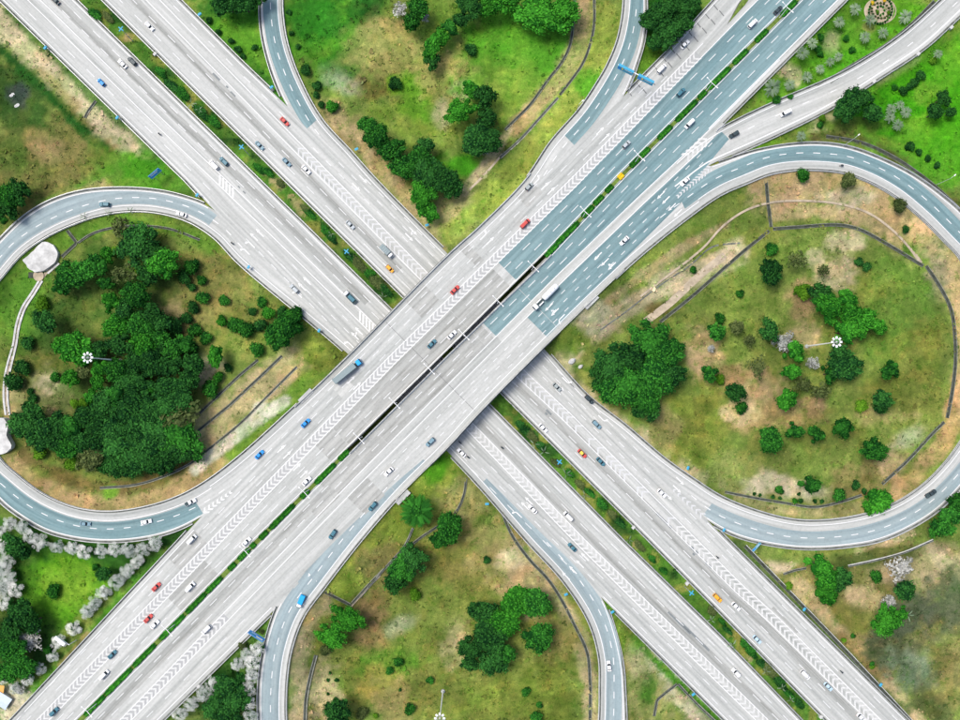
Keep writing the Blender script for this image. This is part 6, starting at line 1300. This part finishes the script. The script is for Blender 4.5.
# motorcycles with riders
m = MB(); m.loft([rrect(-.75, .45, .36, .55, .12), rrect(-.85, .55, .42, .78, .14), rrect(-.6, .4, .3, .95, .1)]); MO_B = m.mesh('motorcycle_body')
m = MB(); m.tube((0, -.06, 0), (0, .06, 0), .30, .30, 12); MO_W = m.mesh('motorcycle_wheel'); m = MB(); m.tube((.5, -.36, 1.05), (.5, .36, 1.05), .03, .03, 6); MO_H = m.mesh('handlebar')
def rider_mesh():
    me = bpy.data.meshes.new('rider_skeleton')
    v = [(-.15, 0, .95), (-.08, 0, 1.2), (.02, 0, 1.45), (.06, 0, 1.58), (.1, 0, 1.76), (.0, .2, 1.42), (.2, .28, 1.18), (.48, .3, 1.08), (.0, -.2, 1.42), (.2, -.28, 1.18), (.48, -.3, 1.08), (.28, .2, .88), (.1, .22, .45), (.28, -.2, .88), (.1, -.22, .45), (-.12, .12, .92), (-.12, -.12, .92)]
    ed = [(0, 1), (1, 2), (2, 3), (3, 4), (2, 5), (5, 6), (6, 7), (2, 8), (8, 9), (9, 10), (0, 15), (15, 11), (11, 12), (0, 16), (16, 13), (13, 14)]
    me.from_pydata(v, ed, []); o = bpy.data.objects.new('rider_skeleton', me); COL.objects.link(o); o.modifiers.new('s', 'SKIN'); rad = [.16, .17, .19, .08, .13, .09, .07, .05, .09, .07, .05, .10, .06, .10, .06, .12, .12]
    for q, r in zip(me.skin_vertices[0].data, rad): q.radius = (r, r)
    me.skin_vertices[0].data[0].use_root = True; o.modifiers.new('d', 'SUBSURF').levels = 1
    out = bpy.data.meshes.new_from_object(o.evaluated_get(bpy.context.evaluated_depsgraph_get())); bpy.data.objects.remove(o); bpy.data.meshes.remove(me); out.name = 'rider_body'; return out
RID = rider_mesh(); m = MB(); m.loft([[(.1 + math.cos(a) * q, math.sin(a) * q, zz) for a in np.linspace(0, 2 * math.pi, 12, endpoint=False)] for q, zz in ((.13, 1.68), (.16, 1.78), (.14, 1.88), (.07, 1.95))]); HEL = m.mesh('helmet')
M['cloth_dark'] = plain('dark_rider_clothes', (.03, .035, .045), .85, .2); M['cloth_blue'] = plain('blue_rider_clothes', (.04, .08, .16), .85, .2)
MOTO = [(160, 134.5, NWd, A_, 'on the road above the left loop ramp'), (232.5, 243.5, NWd, A_, 'at the inner road edge of the left loop merge'), (460, 442.5, NWd, A_, 'above the white car at the overpass edge'), (468, 457, NWd, A_, 'below the white car at the overpass edge'), (502, 447.5, NWd, A_, 'below the overpass left of the median'), (841, 671.5, SEd, A_, 'right of the chevrons at the lower right'), (717, 557, SEd, A_, 'beside the chevrons below the right loop nose'), (841, 166, 180, zR(RB2), 'at the top of the right loop'), (438, 342 + 1.5, NEd, B_, None)]
for x, y, a, zf, w in MOTO:
    if w is None: continue
    e = empty('motorcycle', P(x, y, zf(x, y) + .02), R_(-a)); mesh_obj('body', MO_B, CP['dark'], e); mesh_obj('handlebar', MO_H, M['grey_steel'], e)
    for sx in (-.62, .66): mesh_obj('wheel', MO_W, M['tyre'], e, (sx, 0, .30))
    tag(e, 'small dark motorcycle ' + w, 'motorcycle', 'motorcycles with riders')
    q = empty('person', P(x, y, zf(x, y) + .02), R_(-a)); mesh_obj('clothed_body', RID, M['cloth_dark'], q); mesh_obj('helmet', HEL, CP['dark'], q); tag(q, 'dark-clothed rider on motorcycle ' + w, 'person', 'motorcycles with riders')

# ------------------------------------------------------------------ lamps and signs
def tee_lamp(px, py, k):
    z = zfB(px, py) + .1; hgt = 9.0; e = empty('street_lamp', P(px, py, z), R_(45))
    m = MB(); m.tube((0, 0, 0), (0, 0, .5), .28, .22, 8); m.build('base', M['conc'], e)
    m = MB(); m.tube((0, 0, .3), (0, 0, hgt), .15, .09, 8); m.build('pole', M['white_steel'], e)
    for s in (-1, 1):
        m = MB(); m.tube((0, 0, hgt - .1), (0, s * 2.6, hgt + .35), .13, .10, 6); m.build('arm', M['white_steel'], e)
        m = MB(); m.loft([rrect(-.22, .22, .5, hgt + .25, .1), rrect(-.26, .26, .62, hgt + .4, .1), rrect(-.15, .15, .4, hgt + .5, .08)]); h = m.build('lamp_head', M['white_steel'], e, (0, s * 2.9, 0))
        m = MB(); m.box(-.15, .15, -.2, .2, hgt + .2, hgt + .25); m.build('lens', M['lens'], h)
    tag(e, 'white double-armed street lamp in the overpass median, ' + ORD[k], 'street lamp', 'street lamps in the overpass median')
TL = [(95, 701), (174, 623), (251, 547), (308, 489), (361, 436), (396, 402), (429, 368), (463, 335), (496, 302), (530, 268), (583, 217), (636, 163), (707, 92), (780, 18)]
for k, (x, y) in enumerate(TL):
    t = x; c = (float(b1r(t)) + float(b2l(t))) / 2; d = x - y; tee_lamp((c + d) / 2, (c - d) / 2, k)
def high_mast(px, py, label):
    x, y, z = onground(px, py); e = empty('high_mast_lamp', (x, y, z)); h = 29.5
    m = MB(); m.tube((0, 0, -.3), (0, 0, .6), .9, .8, 12); m.build('base', M['conc'], e)
    m = MB(); m.tube((0, 0, .4), (0, 0, h), .36, .16, 12); m.build('pole', M['white_steel'], e)
    m = MB(); m.loft([[(math.cos(a) * q, math.sin(a) * q, zz) for a in np.linspace(0, 2 * math.pi, 20, endpoint=False)] for q, zz in ((1.15, h - .3), (1.4, h - .3), (1.4, h), (1.15, h), (1.15, h - .3))], False, False); m.build('ring', M['grey_steel'], e)
    for k in range(8):
        a = k * math.pi / 4; m = MB(); m.tube((.2 * math.cos(a), .2 * math.sin(a), h - .1), (1.3 * math.cos(a), 1.3 * math.sin(a), h - .15), .05, .05, 5); m.build('spoke', M['grey_steel'], e)
        m = MB(); m.loft([rrect(-.42, .42, .7, -.1, .15), rrect(-.5, .5, .85, .15, .18), rrect(-.3, .3, .5, .35, .12)]); f = m.build('floodlight', M['white_steel'], e, (1.75 * math.cos(a), 1.75 * math.sin(a), h - .1), a)
    m = MB(); m.tube((0, 0, h - .2), (0, 0, h + .6), .3, .1, 10); m.build('cap', M['white_steel'], e)
    tag(e, label, 'high mast lamp', 'high mast lamps')
high_mast(806.5, 346.3, 'tall white high mast lamp leaning over the trees in the right loop'); high_mast(120.5, 360.5, 'tall white high mast lamp in the grove of the left loop'); high_mast(443, 691, 'tall white high mast lamp at the bottom edge in the lower loop')
def blue_cross(px, py, k):
    # pixel is the lamp's top
    h = 12.0; x, y, z = onground(px, py, h); e = empty('median_lamp', (x, y, z), R_(45))
    m = MB(); m.tube((0, 0, -.3), (0, 0, h), .16, .1, 8); m.build('pole', M['grey_steel'], e)
    for a in range(4):
        m = MB(); m.loft([rrect(.12, 1.2, .42, h - .05, .1), rrect(.12, 1.25, .5, h + .12, .1), rrect(.25, 1.1, .3, h + .22, .08)]); m.build('lamp_panel', M['lightblue'], e, None, R_(8 + 90 * a))
    m = MB(); m.tube((0, 0, h - .2), (0, 0, h + .3), .45, .4, 10); m.build('hub', M['lightblue'], e)
    tag(e, 'median pole topped with a blue cross-shaped lamp, ' + ORD[k], 'street lamp', 'blue cross lamps in the green median')
for k, (x, y) in enumerate([(121, 29), (241.5, 147), (346.5, 251.5), (559.5, 462), (691.5, 593)]): blue_cross(x, y, k)
MK = [(45, 47.5, 'by the sandy verge, upper left'), (117, 117.5, 'near the crooked drain, upper left'), (197, 195, 'at the nose above the left loop'), (199.5, 14, 'near the dark trees at the top'), (271.5, 87, 'at the nose of the upper loop ramp'), (356.5, 149, 'left of the tree clump in the upper loop'), (427, 225, 'below the tree clump in the upper loop'), (248.5, 267, 'at the right edge of the left loop'), (319, 330.5, 'beside the bushes near the overpass, left loop'), (487, 504, 'at the upper right of the lower loop'), (566, 594.5, 'right of the big trees in the lower loop'), (612.5, 612, 'at the nose of the lower loop right ramp'), (693.5, 694.5, 'below the pale wedge'), (724, 530, 'at the nose of the right loop'), (804.5, 609.5, 'beside the long straight drain, upper one'), (881, 685, 'beside the long straight drain, lower one'), (688, 468, 'at the left edge of the right loop')]
for x, y, w in MK:
    q = onground(x, y, 2.6); a = math.atan2(q[1], q[0]); e = empty('marker_post', q, a + math.pi / 2)
    m = MB(); m.tube((0, 0, -.3), (0, 0, 2.6), .07, .07, 6); m.build('post', M['grey_steel'], e)
    m = MB(); m.loft([rrect(-.75, .75, .9, 2.45, .2), rrect(-.8, .8, 1.0, 2.62, .2), rrect(-.5, .5, .6, 2.74, .2)]); m.build('blue_cap', M['lightblue'], e)
    m = MB(); m.box(-.7, .7, -.04, .04, 1.3, 2.2); m.build('plate', M['lightblue'], e)
    tag(e, 'small blue roadside marker ' + w, 'marker post', 'small blue roadside markers')
def sign_board(px, py, w, h, z0, rot, label, dark=True, tilt=0, lines=((.2, .72, .55), (.2, .45, .4)), panels=()):
    """px,py: where the middle of the board is seen"""
    x, y, z = onground(px, py, z0 + h / 2); e = empty('road_sign', (x, y, z), rot)
    for s in (-.32, .32): m = MB(); m.tube((s * w, .12, -.4), (s * w, .12 , z0 + h * .9), .13, .11, 8); m.build('post', M['grey_steel'], e)
    m = MB(); m.box(-w/2, w/2, -.06, .06, z0, z0 + h); b = m.build('board', M['signblue' if dark else 'lightblue'], e)
    m = MB()
    for zz in (z0 + .08, z0 + h - .2): m.box(-w/2 + .1, w/2 - .1, -.075, -.062, zz, zz + .12)
    m.build('border', M['signwhite'], b)
    for fx, fz, fw in lines: m = MB(); m.box(-w/2 + fx * w, -w/2 + (fx + fw) * w, -.078, -.064, z0 + fz * h - .22, z0 + fz * h + .22); m.build('lettering', M['signwhite'], b)
    for fx, fz, fw, fh, mt in panels: m = MB(); m.box(-w/2 + fx * w, -w/2 + (fx + fw) * w, -.082, -.064, z0 + fz * h, z0 + (fz + fh) * h); m.build('panel', M[mt], b)
    return tag(e, label, 'sign', 'blue direction signs')
sign_board(155, 173.5, 5.6, 4.2, 4.0, R_(40), 'blue direction sign on the grass above the left loop', lines=((.15, .8, .7), (.12, .55, .6)), panels=((.55, .08, .4, .35, 'lightblue'),))
sign_board(256.5, 636, 7.4, 4.4, 4.0, R_(148), 'blue direction sign in the wedge left of the lower loop', lines=((.5, .3, .35),), panels=((.08, .45, .42, .35, 'signwhite'), (.6, .5, .32, .3, 'lightblue')))
sign_board(756.5, 547, 4.8, 2.6, 3.2, R_(228), 'blue direction sign below the right loop', dark=False, lines=((.15, .6, .4),), panels=((.68, .12, .26, .7, 'signblue'),))
# butterfly gantry at the top
gx_, gy_, gz_ = onground(634.5, 82); e = empty('sign_gantry', (gx_, gy_, gz_ ), R_(-27)); hh = 7.2
e.location = onground(636, 73.5, hh + 5)
m = MB(); m.tube((0, 0, -.5), (0, 0, hh + 5), .3, .24, 10); m.build('mast', M['white_steel'], e); m = MB(); m.tube((-8.2, 0, hh + 4.9), (8.4, 0, hh + 4.9), .2, .2, 8); m.build('arm', M['white_steel'], e)
for x0, x1, w_ in ((-7.9, -1.0, 'light'), (1.2, 8.2, 'dark')):
    m = MB(); m.box(x0, x1, -.35, -.2, hh + 2.0, hh + 5.2); b = m.build('board', M['lightblue'], e)
    m = MB(); m.box(x0 + .1, x0 + 1.6, -.38, -.355, hh + 2.1, hh + 5.1); m.build('blue_panel', M['signblue'], b)
    m = MB(); m.box(x0 + 1.75, x0 + 2.4, -.38, -.355, hh + 3.0, hh + 5.0); m.build('yellow_panel', CP['yellow'], b)
    m = MB(); m.box(x0 + 3.0, x1 - .6, -.38, -.355, hh + 4.2, hh + 4.6); m.build('lettering', M['signwhite'], b)
    m = MB(); m.box(x0, x1, -.5, .55, hh + 5.2, hh + 5.32); m.build('top_plate', M['lightblue'], b)
tag(e, 'blue twin-board sign gantry at the nose of the upper loop right ramp', 'sign gantry')
# white cantilever sign seen from behind
e = empty('cantilever_sign', onground(76.5, 640), R_(-38)); m = MB(); m.tube((0, 0, -.3), (0, 0, 6.5), .22, .16, 8); m.build('post', M['white_steel'], e); m = MB(); m.tube((.2, 0, 6.4), (-6.0, -.6, 6.4), .16, .14, 8); m.build('arm', M['white_steel'], e); m = MB(); m.box(-6.4, -1.2, -.75, -.55, 5.2, 7.6); m.build('board_back', M['white_steel'], e); m = MB(); m.box(-6.4, -1.2, -1.3, .2, 7.6, 7.75); m.build('top_plate', M['white_steel'], e)
tag(e, 'white cantilever sign beside the silver trees at the lower left', 'sign')
# slim lamps leaning over the lawn beside the right loop
for bx_, by_, w in ((843, 146, 'upper'), (936, 185, 'lower'), (576, 113, 'left')):
    q = onground(bx_, by_); e = empty('slim_lamp', q, R_(40)); m = MB(); m.tube((0, 0, -.3), (0, 0, 11), .13, .07, 7); m.build('pole', M['steel'], e); m = MB(); m.tube((0, 0, 10.9), (1.6, 0, 11.3), .07, .06, 6); m.build('arm', M['steel'], e); m = MB(); m.box(1.4, 2.3, -.2, .2, 11.2, 11.4); m.build('lamp_head', M['white_steel'], e)
    tag(e, {'upper': 'slim steel lamp above the top of the right loop', 'lower': 'slim steel lamp on the vivid lawn right of the right loop', 'left': 'slim steel lamp inside the upper loop beside its right ramp'}[w], 'street lamp', 'slim lamps at the road edges')
# white boxes on the median and verges
for x, y, w in ((156, 55, 'at the top of the green median'), (686.5, 583, 'in the green median above the orange taxi'), (820, 716, 'in the green median at the bottom edge'), (633, 527, 'in the green median near the middle'), (199.5, 685.5, 'on the verge by the lower left silver trees'), (873, 82.5, 'below the slip road, lower one'), (917, 55, 'below the slip road, middle one'), (950, 28.5, 'below the slip road, upper one')):
    e = empty('utility_cabinet', onground(x, y), R_(45)); m = MB(); m.loft([rrect(-.7, .7, 1.1, -.3, .1), rrect(-.7, .7, 1.1, 1.2, .1), rrect(-.8, .8, 1.25, 1.25, .12), rrect(-.7, .7, 1.1, 1.4, .1)]); m.build('cabinet_body', M['concpale'], e); m = MB(); m.box(-.5, .5, -.6, -.555, .1, 1.1); m.build('cabinet_door', M['steel'], e)
    tag(e, 'small white utility cabinet ' + w, 'cabinet', 'white utility cabinets')
# white boulders beside the big clump
for x, y, r, w in ((572, 361, 1.3, 'larger'), (580.5, 366.5, .9, 'smaller')):
    m = MB(); v = SV * (1 + .18 * np.sin(SV[:, :1] * 4) * np.cos(SV[:, 1:2] * 5)) * np.array([1.4, .9, .7]) * r; m.add(v, [tuple(f) for f in SF]); o = m.build('boulder', M['concpale'], None, onground(x, y), .6); tag(o, '%s white boulder beside the road left of the big tree clump' % w, 'boulder')
# shed in the lower left corner
e = empty('shed', onground(3, 697), R_(-32)); m = MB(); m.box(-5, 4.2, -2.2, 2.2, -.3, 2.5); m.build('wall', M['concpale'], e)
for s in (-1, 1): m = MB(); m.add([(-5.4, s * 2.7, 2.4), (4.6, s * 2.7, 2.4), (4.6, 0, 3.3), (-5.4, 0, 3.3), (-5.4, s * 2.7, 2.3), (4.6, s * 2.7, 2.3), (4.6, 0, 3.2), (-5.4, 0, 3.2)], [(0, 1, 2, 3), (7, 6, 5, 4), (0, 4, 5, 1), (1, 5, 6, 2), (3, 7, 4, 0)]); m.build('roof_sheet', M['roof'], e)
m = MB(); m.box(4.21, 4.25, -.5, .5, 0, 2); m.build('door', M['grey_steel'], e); tag(e, 'small shed with pale blue roof in the lower left corner', 'shed')
e = empty('awning', onground(4, 687.5), R_(-10)); m = MB(); m.add([(-1.2, -1.7, 2.0), (1.2, -1.7, 2.0), (1.2, 1.7, 2.3), (-1.2, 1.7, 2.3), (-1.2, -1.7, 1.92), (1.2, -1.7, 1.92), (1.2, 1.7, 2.22), (-1.2, 1.7, 2.22)], [(0, 1, 2, 3), (7, 6, 5, 4), (0, 4, 5, 1), (1, 5, 6, 2), (2, 6, 7, 3), (3, 7, 4, 0)]); m.build('canopy', M['orange'], e)
for sx in (-1, 1):
    for sy in (-1.5, 1.5): m = MB(); m.tube((sx, sy, -.3), (sx, sy, 2.0), .06, .06, 6); m.build('post', M['grey_steel'], e)
tag(e, 'orange awning beside the shed in the lower left corner', 'awning')
# litter by the pond in the upper left
for x, y, w in ((12, 95, 'upper'), (17, 105.5, 'lower')):
    m = MB(); v = SV * (1 + .3 * np.sin(SV[:, :1] * 7) * np.cos(SV[:, 1:2] * 6)) * np.array([1.3, .7, .3]); m.add(v, [tuple(f) for f in SF]); tag(m.build('rubble_heap', M['concpale'], None, onground(x, y), .5), '%s pale rubble heap beside the dark puddle, upper left' % w, 'rubble')
